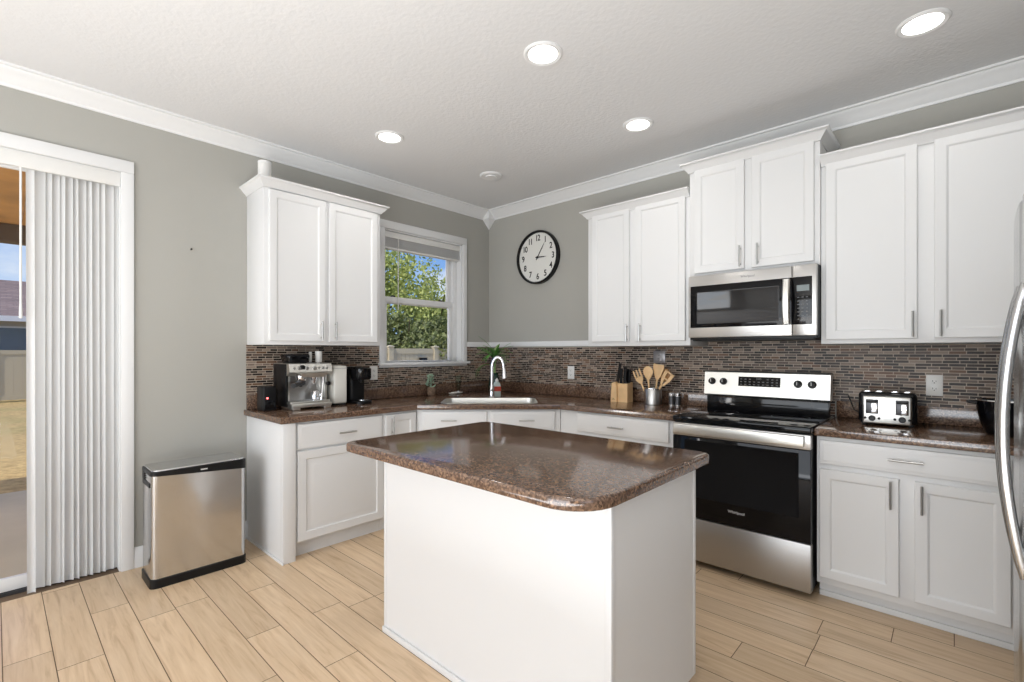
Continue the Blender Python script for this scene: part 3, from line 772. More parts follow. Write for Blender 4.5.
build('vent_grille', MB().box(MX0+.02, MX1-.02, MY+.02, -.05, 1.396, 1.406, .002).box(MX0+.01, MX1-.005, MY, MY+.04, 1.404, 1.418, .002), 'blackplastic', mw)

# ------------------------------------------------------------------ fridge
fg = thing('refrigerator', 'stainless side-by-side refrigerator at the right end with long bowed handles', 'refrigerator', (4.2, -1.767, 0))
GY0, GY1 = -2.225, -1.310
build('body', MB().box(3.905, 4.63, GY0+.006, GY1-.006, .02, 1.722, .005), 'darkgrey', fg)
yc = (GY0+GY1)/2
def fx(y): return 3.835-.016*(1-((y-yc)/.449)**2)
def fdoor(y0, y1, z0, z1, nm):
    n = 12; out_ = []
    for i in range(n+1):
        y = y0+(y1-y0)*i/n; x = fx(y)
        if i in (0, n): x += .008
        out_.append((x, y))
    loop = out_+[(3.902, y1), (3.902, y0)]
    mb = MB(); mb.loft([[(x+(.004 if x < 3.9 else 0), y, z0) for x, y in loop], [(x, y, z0+.006) for x, y in loop], [(x, y, z1-.006) for x, y in loop], [(x+(.004 if x < 3.9 else 0), y, z1) for x, y in loop]])
    return build(nm, mb, 'steelfridge', fg)
d1 = fdoor(yc+.0025, GY1, .10, 1.735, 'door'); d2_ = fdoor(GY0, yc-.0025, .10, 1.735, 'door')
build('plinth', MB().box(3.87, 3.91, GY0+.01, GY1-.01, .005, .095), 'blackplastic', fg)
for sy, dd in ((.047, d1), (-.047, d2_)):
    y = yc+sy; pth = []
    for i in range(17):
        t_ = i/16; pth.append((fx(y)+.006-.042*math.sin(PI*t_)**.8, y, .735+t_*.765))
    build('handle', MB().tube(pth, .0125, 14), 'steelfridge', dd)


# ------------------------------------------------------------------ trash can
tr = thing('trash_can', 'slim stainless trash can with black lid band and base against the wall', 'trash can', (.30, -2.79, 0))
def rr3(x0, x1, y0, y1, r, z, tilt=0, n=5):
    return [(x, y, z+tilt*((y-y0)/(y1-y0))) for x, y in rrect((x0+x1)/2, (y0+y1)/2, x1-x0, y1-y0, r, n)]
TB = (.165, .420, -3.035, -2.552)
build('base', MB().loft([rr3(TB[0]-.006, TB[1]+.006, TB[2]-.006, TB[3]+.006, .035, 0), rr3(TB[0]-.006, TB[1]+.006, TB[2]-.006, TB[3]+.006, .035, .046), rr3(*TB, .03, .052)]), 'blackplastic', tr)
build('body', MB().loft([rr3(*TB, .03, .05), rr3(*TB, .03, .575), rr3(*TB, .03, .630, -.030)]), 'steely', tr)
lidb = MB(); lidb.loft([rr3(TB[0]-.003, TB[1]+.004, TB[2]-.004, TB[3]+.004, .032, .628, -.034), rr3(TB[0]-.003, TB[1]+.004, TB[2]-.004, TB[3]+.004, .032, .648, .002), rr3(TB[0]+.004, TB[1]-.004, TB[2]+.002, TB[3]-.004, .028, .652, .002)])
ld = build('lid_rim', lidb, 'blackplastic', tr)
build('lid', MB().loft([rr3(TB[0]+.004, TB[1]-.003, TB[2]+.004, TB[3]-.006, .028, .650, .003), rr3(TB[0]+.006, TB[1]-.006, TB[2]+.006, TB[3]-.010, .028, .658, .003)]), 'steely', tr)
build('badge', MB().box(.423, .4255, -2.800, -2.765, .625, .632), 'print', ld)
vn = MB()
for i in range(4): vn.box(.20, .26, TB[2]-.006, TB[2]+.004, .590+i*.014, .598+i*.014)
vn.box(.205, .385, TB[2]-.004, TB[2]+.004, .56, .585)
build('hinge_vent', vn, 'blackplastic', tr)

# ------------------------------------------------------------------ clock
ckx, ckz, ckr = .702, 2.246, .261
cl = thing('wall_clock', 'round white-faced wall clock with thick black rim near the corner', 'clock', (ckx, 0, ckz))
build('rim', MB().lathe([(ckr-.004, 0), (ckr, -.004), (ckr, -.042), (ckr-.006, -.050), (ckr-.016, -.050), (ckr-.020, -.044), (ckr-.021, -.022)], (ckx, 0, ckz), 64, 'Y', True, False), 'blackplastic', cl)
fc = build('face', MB().lathe([(ckr-.018, -.004), (ckr-.018, -.022)], (ckx, 0, ckz), 64, 'Y'), 'clockface', cl)
nm = MB()
for h in range(1, 13):
    a_ = PI/2-h*PI/6; r_ = .188
    nm.add_mesh(textmesh(str(h), .082, .0006, .84, .0014), Matrix.Translation((ckx+r_*math.cos(a_), -.0226, ckz+r_*math.sin(a_))) @ FACE_Y @ Matrix.Scale(.86, 4, (1, 0, 0)))
for h in range(60):
    a_ = h*PI/30; r_ = .232
    nm.lathe([(.0024 if h % 5 == 0 else .0013, -.022), (.0024 if h % 5 == 0 else .0013, -.0232)], (ckx+r_*math.cos(a_), 0, ckz+r_*math.sin(a_)), 6, 'Y')
build('numerals', nm, 'blackplastic', fc)
def hand(deg, l, w, y):
    a_ = math.radians(90-deg); d = V((math.cos(a_), 0, math.sin(a_))); n_ = V((-d.z, 0, d.x)); o = V((ckx, y, ckz))
    poly = [o-d*l*.18+n_*w, o+d*l*.7+n_*w*.8, o+d*l, o+d*l*.7-n_*w*.8, o-d*l*.18-n_*w]
    build('hand', MB().prism(poly, (0, -.002, 0)), 'blackplastic', cl)
hand(33, .165, .0042, -.027); hand(92, .115, .0055, -.031)
build('hub', MB().lathe([(.010, -.022), (.010, -.035), (.006, -.037)], (ckx, 0, ckz), 16, 'Y'), 'blackplastic', cl)

# ------------------------------------------------------------------ outlets
def outlet(c, N, label, w=.072, h=.118, mat='white', rocker=False):
    c, N = V(c), V(N); U = V((0, 0, 1)).cross(N)
    o = thing('wall_outlet', label, 'outlet', c)
    mb = MB(); mb.panel(c-U*w/2-V((0, 0, h/2)), U, (0, 0, 1), N, w, h, [(0, 0), (0, .004), (.004, .0065)]); build('plate', mb, mat, o)
    for dz in (-.021, .021):
        s2 = MB(); s2.panel(c-U*.016+V((0, 0, dz-.013)), U, (0, 0, 1), N, .032, .026, [(0, .006), (0, .008), (.002, .009)]); so_ = build('socket', s2, mat, o)
        sl_ = MB()
        for du_, hh in ((-.007, .009), (.007, .007)): sl_.panel(c+U*(du_-.0012)+V((0, 0, dz-.001)), U, (0, 0, 1), N, .0024, hh, [(0, .008), (0, .0094)])
        sl_.panel(c+U*(-.0025)+V((0, 0, dz-.009)), U, (0, 0, 1), N, .005, .005, [(0, .008), (0, .0094)])
        build('slot', sl_, 'door_slit', so_)
    return o
outlet((3.608, -.010, 1.133), (0, -1, 0), 'white duplex outlet on the mosaic above and right of the toaster')
outlet((1.092, -.010, 1.132), (0, -1, 0), 'white outlet plate on the mosaic left of the knife block')
outlet((.010, -1.405, 1.140), (1, 0, 0), 'white outlet on the mosaic just behind the black coffee brewer')
outlet((1.957, -.010, 1.282), (0, -1, 0), 'grey outlet plate on the mosaic above the wooden utensils', .10, .10, 'greyplate')

# ------------------------------------------------------------------ ceiling fixtures
def can(x, y, label, pw):
    o = thing('recessed_light', label, 'ceiling light', (x, y, H), group='recessed ceiling lights')
    build('trim_ring', MB().lathe([(.098, 0), (.098, -.004), (.090, -.010), (.074, -.006), (.070, .0)], (x, y, H), 40, 'Z', False, False), 'trim', o)
    build('lens', MB().lathe([(.0735, -.001), (.0735, -.006), (.05, -.0085), (.01, -.0095)], (x, y, H), 36), 'lamp', o)
    l = bpy.data.lights.new('bulb', 'AREA'); l.shape = 'DISK'; l.size = .14; l.energy = pw; l.color = (1, .97, .94); l.spread = math.radians(150)
    b_ = bpy.data.objects.new('bulb', l); COL.objects.link(b_); b_.parent = o; b_.location = (0, 0, -.014)
can(2.174, -1.758, 'round recessed ceiling light directly above the island', 3)
can(.801, -1.759, 'round recessed ceiling light nearest the window wall on the left', 3)
can(2.162, -.751, 'round recessed ceiling light in front of the cabinets left of the microwave', .9)
can(3.584, -.759, 'round recessed ceiling light above the counter at the upper right', .9)
sd = thing('ceiling_speaker', 'flush round white ceiling disc near the corner above the sink', 'ceiling disc', (.804, -.766, H))
build('disc', MB().lathe([(.095, 0), (.095, -.004), (.085, -.012), (.02, -.014)], (.804, -.766, H), 32), 'trim', sd)
build('ring', MB().lathe([(.050, -.013), (.048, -.020), (.030, -.021)], (.804, -.766, H), 28), 'trim', sd)

# ------------------------------------------------------------------ white cylinder on cabinet
cz = 2.482
wcx, wcy = .2, -2.363
wc = thing('white_canister', 'white cylinder standing on top of the wall cabinet left of the window', 'canister', (wcx, wcy, 2.44))
build('body', MB().lathe([(.040, 0), (.042, .004), (.042, .172), (.040, .178)], (wcx, wcy, 2.44), 28), 'white', wc)
build('lid', MB().lathe([(.040, .178), (.0425, .180), (.0425, .190), (.036, .194)], (wcx, wcy, 2.44), 28), 'trim', wc)

# ------------------------------------------------------------------ espresso machine
em = thing('espresso_machine', 'stainless espresso machine on the left counter under the wall cabinet', 'coffee machine', (.17, -2.085, .914))
E0, E1, Z0 = -2.24, -1.93, .915
build('back_housing', MB().box(.035, .150, E0, E1, Z0+.02, 1.236, .006).box(.035, .26, E0-.004, E0+.012, Z0+.02, 1.236, .004), 'blackplastic', em)
build('side_column', MB().box(.150, .215, E0, E0+.042, Z0+.03, 1.16, .006).box(.150, .225, E1-.016, E1, Z0+.03, 1.16, .004), 'steelpale', em)
build('splash_plate', MB().box(.150, .156, E0+.03, E1-.015, .97, 1.15), 'steel', em)
hd = MB(); prof = [(.04, 1.150), (.250, 1.150), (.300, 1.168), (.312, 1.180), (.296, 1.236), (.288, 1.240), (.04, 1.240)]
hd.loft([[(x, E0, z) for x, z in prof], [(x, E1, z) for x, z in prof]])
he = build('head', hd, 'steelpale', em)
lower = MB(); lower.loft([[(.20, E0+.08, 1.168), (.299, E0+.08, 1.168), (.290, E0+.11, 1.140), (.20, E0+.11, 1.140)][:4], [(.20, E1-.02, 1.168), (.299, E1-.02, 1.168), (.290, E1-.05, 1.140), (.20, E1-.05, 1.140)]])
build('lower_fascia', lower, 'steelpale', he)
bt = MB()
for i, y in enumerate((-2.205, -2.172, -2.115, -2.06, -2.03, -2.0, -1.97)):
    r_ = (.008, .012, .014, .016, .009, .010, .010)[i]
    bt.lathe([(r_, 0), (r_, .006), (r_*.8, .008)], (.303, y, 1.207), 16, 'X')
build('button', bt, 'nickel', he)
gg = MB(); gg.lathe([(.022, 0), (.022, .004), (.019, .004)], (.303, -2.148, 1.208), 20, 'X'); build('gauge', gg, 'blackplastic', he)
gm = MB(); gm.lathe([(.036, 1.150), (.036, 1.120), (.031, 1.112)], (.225, -2.125, 0), 24); build('group_head', gm, 'chrome', em)
pf = MB(); pf.lathe([(.033, 1.112), (.033, 1.088), (.012, 1.080), (.010, 1.070)], (.225, -2.125, 0), 24); po = build('portafilter', pf, 'darkgrey', em)
build('portafilter_handle', MB().tube([(.245, -2.130, 1.098), (.275, -2.175, 1.094), (.315, -2.215, 1.088)], [.013, .019, .018], 12), 'blackplastic', po)
gs = MB(); gs.lathe([(.026, 1.150), (.024, 1.125), (.014, 1.105), (.012, 1.09)], (.225, -2.03, 0), 20); build('grinder_spout', gs, 'chrome', em)
build('steam_wand', MB().tube([(.235, -1.965, 1.150), (.245, -1.968, 1.10), (.262, -1.985, 1.03), (.275, -1.995, .985)], .006, 10).lathe([(.009, .975), (.008, .99)], (.275, -1.995, 0), 10), 'chrome', em)
sk_ = MB(); sk_.lathe([(.006, 0), (.006, .015), (.016, .016), (.016, .034), (.012, .038)], (.235, -1.935, 1.088), 18, 'X'); build('steam_knob', sk_, 'blackplastic', em)
tp = MB(); tp.box(.150, .318, E0+.004, E1-.02, .955, .972, .003).box(.13, .330, E0+.01, E1-.012, .930, .956, .004)
tp.box(.13, .325, E0+.014, E0+.07, Z0, .932, .003).box(.13, .325, E1-.07, E1-.016, Z0, .932, .003)
ty = build('drip_tray', tp, 'steelpale', em)
gr = MB()
for i in range(14): gr.box(.160, .312, E0+.016+i*.019, E0+.024+i*.019, .972, .974)
build('tray_grille', gr, 'chrome', ty)
hp = MB(); hp.loft([rr3(.07, .20, -2.20, -2.06, .03, 1.240), rr3(.06, .21, -2.215, -2.04, .035, 1.286), rr3(.06, .21, -2.215, -2.04, .035, 1.292), rr3(.065, .205, -2.21, -2.045, .033, 1.305)])
build('bean_hopper', hp, 'blackgloss', em)
jg = thing('milk_jug', 'small steel milk jug on the drip tray under the steam wand', 'jug', (.235, -2.025, .974))
build('body', MB().lathe([(.030, 0), (.031, .004), (.028, .035), (.024, .050), (.027, .058), (.0255, .058), (.022, .048)], (.235, -2.025, .975), 22), 'chrome', jg)
build('jug_handle', MB().tube([(.258, -2.013, 1.022), (.275, -2.005, 1.020), (.276, -2.005, .99), (.262, -2.012, .985)], .003, 8), 'chrome', jg)
def tumbler(x, y, r, z, h, label):
    o = thing('tumbler', label, 'cup', (x, y, z), group='tumblers on the espresso machine')
    build('cup', MB().lathe([(r*.85, 0), (r*.88, .003), (r, h), (r*.92, h), (r*.8, .01)], (x, y, z), 24), 'white', o)
    build('foot_ring', MB().lathe([(r*.86, 0), (r*.90, .001), (r*.90, .006), (r*.87, .007)], (x, y, z), 24), 'greyplate', o)
tumbler(.15, -1.958, .026, 1.240, .088, 'wide white tumbler on top of the espresso machine')
tumbler(.13, -2.012, .011, 1.240, .083, 'thin white tube beside the tumbler on the espresso machine')
sb_ = thing('white_appliance', 'smooth off-white upright box right of the espresso machine', 'appliance', (.14, -1.84, .914))
build('body', MB().box(.05, .262, -1.892, -1.785, .930, 1.217, .012, 3), 'cream', sb_)
build('base', MB().box(.055, .257, -1.887, -1.79, .914, .931, .003), 'blackplastic', sb_)
build('lid_seam', MB().box(.049, .2632, -1.8932, -1.7838, 1.196, 1.1985), 'greyplate', sb_)
# black coffee brewer
cbw = thing('coffee_brewer', 'slim black single-cup coffee brewer left of the window on the counter', 'coffee maker', (.18, -1.68, .914))
build('column', MB().loft([rr3(.05, .200, -1.728, -1.593, .03, .93), rr3(.05, .200, -1.728, -1.593, .03, 1.19), rr3(.06, .19, -1.718, -1.603, .03, 1.203)]), 'blackplastic', cbw)
build('brew_head', MB().loft([rr3(.15, .315, -1.718, -1.598, .05, 1.105), rr3(.13, .325, -1.723, -1.593, .055, 1.12), rr3(.13, .325, -1.723, -1.593, .055, 1.19), rr3(.14, .30, -1.713, -1.603, .05, 1.203)]), 'blackgloss', cbw)
build('base', MB().loft([rr3(.05, .33, -1.728, -1.593, .05, .914), rr3(.05, .33, -1.728, -1.593, .05, .936), rr3(.06, .32, -1.718, -1.603, .045, .942)]), 'blackplastic', cbw)
build('drip_plate', MB().lathe([(.040, .942), (.040, .948), (.034, .950)], (.275, -1.658, 0), 24), 'chrome', cbw)
build('nozzle', MB().lathe([(.022, 1.105), (.018, 1.085), (.010, 1.083)], (.25, -1.658, 0), 16), 'blackplastic', cbw)
# small black speaker box with red light
bs_ = thing('black_charger_box', 'small black upright box with a red light at the left counter end', 'device', (.15, -2.33, .914))
build('body', MB().box(.09, .215, -2.375, -2.290, .914, 1.083, .008, 3), 'blackplastic', bs_)
build('indicator_light', MB().lathe([(.0065, 0), (.0065, .003), (.004, .005)], (.214, -2.350, 1.003), 14, 'X'), 'led', bs_)
build('grille', MB().box(.214, .2165, -2.365, -2.300, .93, .985, .002), 'blackgloss', bs_)

# ------------------------------------------------------------------ around the sink
# succulent
sx_, sy_ = .075, -.835
su = thing('potted_succulent', 'small pale green succulent in a mottled stone pot below the window', 'plant', (sx_, sy_, .914))
build('pot', MB().lathe([(.030, 0), (.040, .015), (.042, .05), (.035, .078), (.030, .078), (.028, .066)], (sx_, sy_, .914), 20), 'soil', su)
lf = MB()
for i in range(34):
    a_ = random.random()*2*PI; h_ = .07+.125*(i/34)**.8; r_ = random.uniform(.006, .05)*(1.25-h_*2.5)
    c_ = V((sx_+r_*math.cos(a_), sy_+r_*math.sin(a_), .914+h_)); d_ = V((math.cos(a_)*.6, math.sin(a_)*.6, random.uniform(.2, .9))).normalized()
    lf.tube([c_-d_*.012, c_, c_+d_*.012, c_+d_*.020], [.003, .0075, .006, .001], 6)
lf.tube([(sx_, sy_, .97), (sx_+.003, sy_+.004, 1.05), (sx_+.01, sy_+.012, 1.11)], .003, 6)
build('foliage', lf, 'leafpale', su)
# wire stand
hx_, hy_ = .115, -.535
ws = thing('bud_vase', 'thin clear V-shaped glass vase on a small white saucer left of the faucet', 'vase', (hx_, hy_, .914))
build('saucer', MB().lathe([(.018, 0), (.03, .004), (.045, .012), (.043, .014), (.02, .007)], (hx_, hy_, .914), 26), 'white', ws)
build('glass_body', MB().lathe([(.012, .008), (.014, .02), (.020, .08), (.034, .175), (.0325, .175), (.018, .08), (.010, .024)], (hx_, hy_, .914), 20), 'clear', ws)
build('collar', MB().lathe([(.015, .008), (.016, .012), (.016, .026), (.014, .028)], (hx_, hy_, .914), 16), 'chrome', ws)
dd_ = thing('soap_dish', 'flat little tan dish beside the bud vase behind the sink', 'dish', (.135, -.60, .914))
build('dish', MB().lathe([(.028, 0), (.036, .004), (.042, .012), (.040, .013), (.026, .006)], (.14, -.625, .914), 24), 'cream', dd_)
build('soap', MB().box(.12, .16, -.638, -.612, .920, .934, .006, 3), 'white', dd_)
# soap bottle
ox_, oy_, _ = dg(.055, .66, 0)
sp_ = thing('dish_soap_bottle', 'dish soap bottle with a red label standing behind the faucet', 'bottle', (ox_, oy_, .914))
def orr(w, d, r, z): return [(ox_+du.x*x+dn.x*y, oy_+du.y*x+dn.y*y, z) for x, y in rrect(0, 0, w, d, r, 4)]
build('bottle', MB().loft([orr(.066, .042, .014, .914), orr(.074, .05, .018, .920), orr(.074, .05, .018, 1.01), orr(.06, .042, .018, 1.035), orr(.032, .030, .012, 1.052)]), 'soap', sp_)
build('label_wrap', MB().loft([orr(.0752, .0512, .0184, .965), orr(.0752, .0512, .0184, 1.008)], False, False), 'label', sp_)
build('cap', MB().loft([orr(.030, .030, .014, 1.052), orr(.030, .030, .014, 1.068), orr(.016, .016, .007, 1.072), orr(.014, .014, .006, 1.082)]), 'white', sp_)
# spiky plant in green glass
px_, py_, _ = dg(.03, .84, 0)
pl = thing('spiky_houseplant', 'spiky green houseplant in a dark green glass vase in the counter corner', 'plant', (px_, py_, .914))
build('vase', MB().lathe([(.045, 0), (.055, .01), (.060, .08), (.048, .15), (.034, .19), (.040, .21), (.036, .21), (.030, .19)], (px_, py_, .914), 24), 'greenglass', pl)
lv = MB()
def blade(base, az, length, lift, w, droop):
    n = 8; L1, L2 = [], []
    d2 = V((math.cos(az), math.sin(az), 0)); sd_ = V((-d2.y, d2.x, 0)); p_ = V(base); el = lift
    for i in range(n+1):
        t_ = i/n; ww = w*(math.sin(PI*min(1, .25+.75*t_)))*(1 if t_ < 1 else 0)+.0004
        L1.append(p_+sd_*ww+V((0, 0, .002))); L2.append(p_-sd_*ww+V((0, 0, .002)))
        p_ = p_+(d2*math.cos(el)+V((0, 0, math.sin(el))))*(length/n); el -= droop/n
    loops = [[a1, (a1+a2)/2-V((0, 0, .003)), a2, (a1+a2)/2-V((0, 0, .0015))] for a1, a2 in zip(L1, L2)]
    lv.loft(loops)
for i in range(38):
    blade((px_+random.uniform(-.01, .01), py_+random.uniform(-.01, .01), 1.24+random.uniform(0, .08)), i*2.399+random.uniform(-.2, .2), random.uniform(.15, .235), random.uniform(.1, 1.0), random.uniform(.010, .015), random.uniform(.4, 1.5))
for az in (-2.4, -2.0, -2.75):
    blade((px_, py_, 1.18), az, random.uniform(.24, .30), .5, .010, 2.4)
lv.tube([(px_, py_, 1.05), (px_, py_, 1.31)], .012, 8)
build('leaf', lv, 'leafhouse', pl)['kind'] = 'stuff'

# ------------------------------------------------------------------ knife block etc.
kbt = thing('knife_block', 'pale wood knife block with black handled knives left of the utensil crock', 'knife block', (1.705, -.15, .914))
bmk = MB(); bmk.loft([[(x, -.085-y_, .914+z_) for y_, z_ in [(0, 0), (.09, 0), (.09, .150), (0, .160)]] for x in (1.672, 1.762)])
build('block', bmk, 'woodlight', kbt)
wg = MB(); wg.loft([[(1.618, y, .914), (1.674, y, .914), (1.674, y, 1.045), (1.660, y, 1.078), (1.628, y, 1.068)] for y in (-.192, -.09)])
build('curved_side', wg, 'woodlight', kbt)
build('knife_slot', MB().box(1.68, 1.755, -.160, -.100, 1.064, 1.0705), 'blackplastic', kbt)
for i, (x, y, tx, h_) in enumerate(((1.644, -.13, .030, .165), (1.655, -.15, .022, .115), (1.690, -.15, .005, .125), (1.708, -.12, .005, .135), (1.724, -.14, .005, .115), (1.742, -.11, .007, .115), (1.728, -.11, .007, .125))):
    z_ = 1.062
    k_ = build('knife_handle', MB().loft([[(x+a1*.009+tx*t_, y+b1*.007, z_+h_*t_) for a1, b1 in ((-1, -1), (1, -1), (1, 1), (-1, 1))] for t_ in (0, .1, .5, .9, 1)]), 'blackplastic', kbt)
build('logo', MB().add_mesh(textmesh('J.A.', .018, .0003), Matrix.Translation((1.645, -.1923, .938)) @ FACE_Y), 'blackplastic', kbt)
cr_ = (1.966, -.140)
uc_ = thing('utensil_crock', 'brushed steel crock holding wooden utensils beside the stove', 'utensil holder', (cr_[0], cr_[1], .914))
build('crock', MB().lathe([(.062, 0), (.066, .003), (.066, .126), (.064, .129), (.061, .126), (.060, .012), (.001, .010)], (cr_[0], cr_[1], .914), 36, cap1=False), 'steel', uc_)
build('rim_band', MB().lathe([(.0655, .118), (.0672, .120), (.0672, .128), (.0655, .130)], (cr_[0], cr_[1], .914), 36, cap0=False, cap1=False), 'chrome', uc_)
def utensil(nm_, lab, dx, dy, tip, kind, mat='woodlight'):
    b0 = V((cr_[0]+dx, cr_[1]+dy, .93)); t1 = V(tip); d_ = (t1-b0).normalized(); sdv = V((1, 0, 0)); sdv = (sdv-d_*sdv.dot(d_)).normalized(); nv = d_.cross(sdv)
    o = thing(nm_, lab, 'utensil', b0, group='wooden utensils in the steel crock')
    hl = (t1-b0).length
    hb = t1-d_*(.115 if kind != 'spoon' else .105); sc_ = 1.3
    build('utensil_handle', MB().tube([b0, b0.lerp(hb, .5), hb+d_*.006], [.006, .0065, .008], 10), mat, o)
    m_ = MB()
    if kind == 'spoon':
        m_.loft([[hb+d_*t_*1.1+sdv*w*sc_*math.cos(q)+nv*.005*math.sin(q) for q in [2*PI*i/12 for i in range(12)]] for t_, w in ((0, .008), (.015, .018), (.04, .030), (.065, .032), (.085, .022), (.095, .006))])
    elif kind == 'spatula':
        m_.loft([[hb+d_*t_*1.1+sdv*w*sc_*a1+nv*.0035*b1 for a1, b1 in ((-1, -1), (1, -1), (1, 1), (-1, 1))] for t_, w in ((0, .009), (.03, .022), (.08, .034), (.100, .034), (.105, .032))])
    elif kind == 'fork':
        m_.loft([[hb+d_*t_*1.1+sdv*w*sc_*a1+nv*.0035*b1 for a1, b1 in ((-1, -1), (1, -1), (1, 1), (-1, 1))] for t_, w in ((0, .008), (.025, .022), (.05, .026))])
        for s0 in (-.021, 0, .021):
            m_.loft([[hb+d_*t_*1.1+sdv*sc_*(s0+w*a1)+nv*.0035*b1 for a1, b1 in ((-1, -1), (1, -1), (1, 1), (-1, 1))] for t_, w in ((.048, .0055), (.085, .0045), (.105, .003))])
    elif kind == 'slot':
        for s0 in (-.022, .022):
            m_.loft([[hb+d_*t_*1.1+sdv*sc_*(s0*min(1, .3+t_*12)+w*a1)+nv*.0035*b1 for a1, b1 in ((-1, -1), (1, -1), (1, 1), (-1, 1))] for t_, w in ((0, .006), (.05, .009), (.105, .010))])
        for t0 in (.045, .095): m_.loft([[hb+d_*t_*1.1+sdv*w*sc_*a1+nv*.0035*b1 for a1, b1 in ((-1, -1), (1, -1), (1, 1), (-1, 1))] for t_, w in ((t0, .030), (t0+.010, .030))])
    build('head', m_, mat, o)
utensil('wooden_fork', 'pronged wooden fork leaning left in the steel crock', -.03, -.01, (1.826, -.15, 1.178), 'fork')
utensil('wooden_spoon', 'oval wooden spoon standing left of centre in the steel crock', -.012, -.03, (1.938, -.175, 1.212), 'spoon')
utensil('wooden_spatula', 'wide flat wooden spatula tallest at the centre of the steel crock', .01, .0, (2.018, -.145, 1.225), 'spatula')
utensil('wooden_spoon', 'darker wooden spoon leaning right in the steel crock', .0, .012, (2.076, -.12, 1.19), 'spoon', 'wooddark')
utensil('wooden_slotted_turner', 'slotted wooden turner leaning furthest right in the steel crock', -.01, -.02, (2.112, -.155, 1.165), 'slot')
def shaker(x, y, label):
    o = thing('shaker', label, 'shaker', (x, y, .914), group='salt and pepper shakers')
    build('body', MB().lathe([(.020, 0), (.0215, .002), (.0215, .078)], (x, y, .914), 24), 'steel', o)
    build('cap', MB().lathe([(.0215, .078), (.022, .080), (.022, .096), (.018, .101)], (x, y, .914), 24), 'chrome', o)
    build('grip', MB().lathe([(.0222, .010), (.0222, .074)], (x, y, .914), 24, cap0=False, cap1=False), 'darkgrey', o)
shaker(2.118, -.140, 'steel shaker nearer the utensil crock'); shaker(2.166, -.140, 'steel shaker nearer the stove')

# ------------------------------------------------------------------ toaster
ta = thing('toaster', 'four-slice chrome toaster with black ends on the right counter', 'toaster', (3.412, -.19, .914), math.radians(4))
def tl(mb): return mb
w2_, dd2 = .128, .125
build('housing', MB().box(-w2_, w2_, -dd2+.012, dd2, .012, .186, .022, 4), 'blackgloss', ta, local=True)
for s_, in ((-1,), (1,)): build('foot', MB().box(s_*w2_*.8-.012, s_*w2_*.8+.012, -dd2+.03, dd2-.03, 0, .016, .002), 'blackplastic', ta, local=True)
fpn = build('front_panel', MB().box(-.108, .104, -dd2-.002, -dd2+.022, .012, .164, .008, 3), 'steelpale', ta, local=True)
for sx in (-.066, .064):
    sl_ = build('lever_slot', MB().box(sx-.028, sx+.028, -dd2-.0035, -dd2, .066, .146, .004), 'darkgrey', ta, local=True)
    build('slot_plate', MB().box(sx-.003, sx+.024, -dd2-.005, -dd2, .070, .128, .001), 'chrome', sl_, local=True)
    build('lever', MB().box(sx-.024, sx+.026, -dd2-.022, -dd2-.002, .128, .139, .004), 'blackplastic', ta, local=True)
    build('dial', MB().lathe([(.0155, 0), (.0155, -.012), (.013, -.015)], (sx, -dd2-.002, .042), 20, 'Y').box(sx-.002, sx+.002, -dd2-.019, -dd2-.014, .034, .056), 'blackplastic', ta, local=True)
    for dx in (-.031, .031): build('button', MB().lathe([(.0065, 0), (.0065, -.005), (.005, -.006)], (sx+dx, -dd2-.002, .042), 14, 'Y'), 'blackplastic', ta, local=True)
for sx in (-.088, -.034, .034, .088):
    build('bread_slot', MB().box(sx-.016, sx+.016, -.085, .10, .184, .1885, .001).box(sx-.009, sx+.009, -.075, .09, .1882, .190), 'chrome', ta, local=True)
build('cord', MB().tube([(-.11, .10, .03), (-.16, .10, .06), (-.175, .13, .10), (-.19, .15, .14)], .0035, 8), 'blackplastic', ta, local=True)

# black pot by the fridge
bp_ = (3.882, -.262)
pt_ = thing('black_cooking_pot', 'glossy black pot with a steel rim on the counter beside the fridge', 'pot', (bp_[0], bp_[1], .914))
build('bowl', MB().lathe([(.068, 0), (.078, .006), (.098, .06), (.110, .12), (.113, .168), (.108, .168), (.104, .12), (.07, .02), (.001, .015)], (bp_[0], bp_[1], .914), 40, cap1=False), 'blackgloss', pt_)
build('rim', MB().lathe([(.113, .166), (.116, .169), (.114, .174), (.108, .172), (.109, .166)], (bp_[0], bp_[1], .914), 40, cap0=False, cap1=False), 'chrome', pt_)
for s_ in (-1, 1):
    build('side_handle', MB().tube([(bp_[0]+s_*.108, bp_[1]-.03, 1.068), (bp_[0]+s_*.135, bp_[1]-.025, 1.072), (bp_[0]+s_*.140, bp_[1], 1.072), (bp_[0]+s_*.135, bp_[1]+.025, 1.072), (bp_[0]+s_*.108, bp_[1]+.03, 1.068)], .008, 10), 'blackplastic', pt_)

# ------------------------------------------------------------------ outdoors
struct('ground', MB().box(-45, -.17, -30, 40, -.4, -.12), 'lawn')
struct('patio_slab', MB().box(-3.1, -.16, -9, -2.55, -.2, -.055), 'conc')
pj = MB(); pj.box(-3.1, -.16, -3.73, -3.722, -.0555, -.0545).box(-1.7, -1.692, -9, -2.55, -.0555, -.0545)
pr_ = thing('patio_roof', 'brown board patio ceiling and dark beam outside the sliding door', 'patio roof', (-1.6, -5, 2.5))
pc = MB()
for i in range(20): pc.box(-3.2, -.17, -8.8+i*.315, -8.49+i*.315, 2.58, 2.60)
build('ceiling_board', pc, 'timber', pr_)
build('beam', MB().box(-3.25, -3.1, -8.8, -2.5, 2.40, 2.58, .01), 'timberdark', pr_)
build('cover', MB().box(-3.6, -.17, -9, -2.3, 2.60, 2.68), 'fascia', pr_)
for y in (-8.2, -2.7): build('post', MB().box(-3.24, -3.12, y-.06, y+.06, -.055, 2.40, .01), 'fascia', pr_)
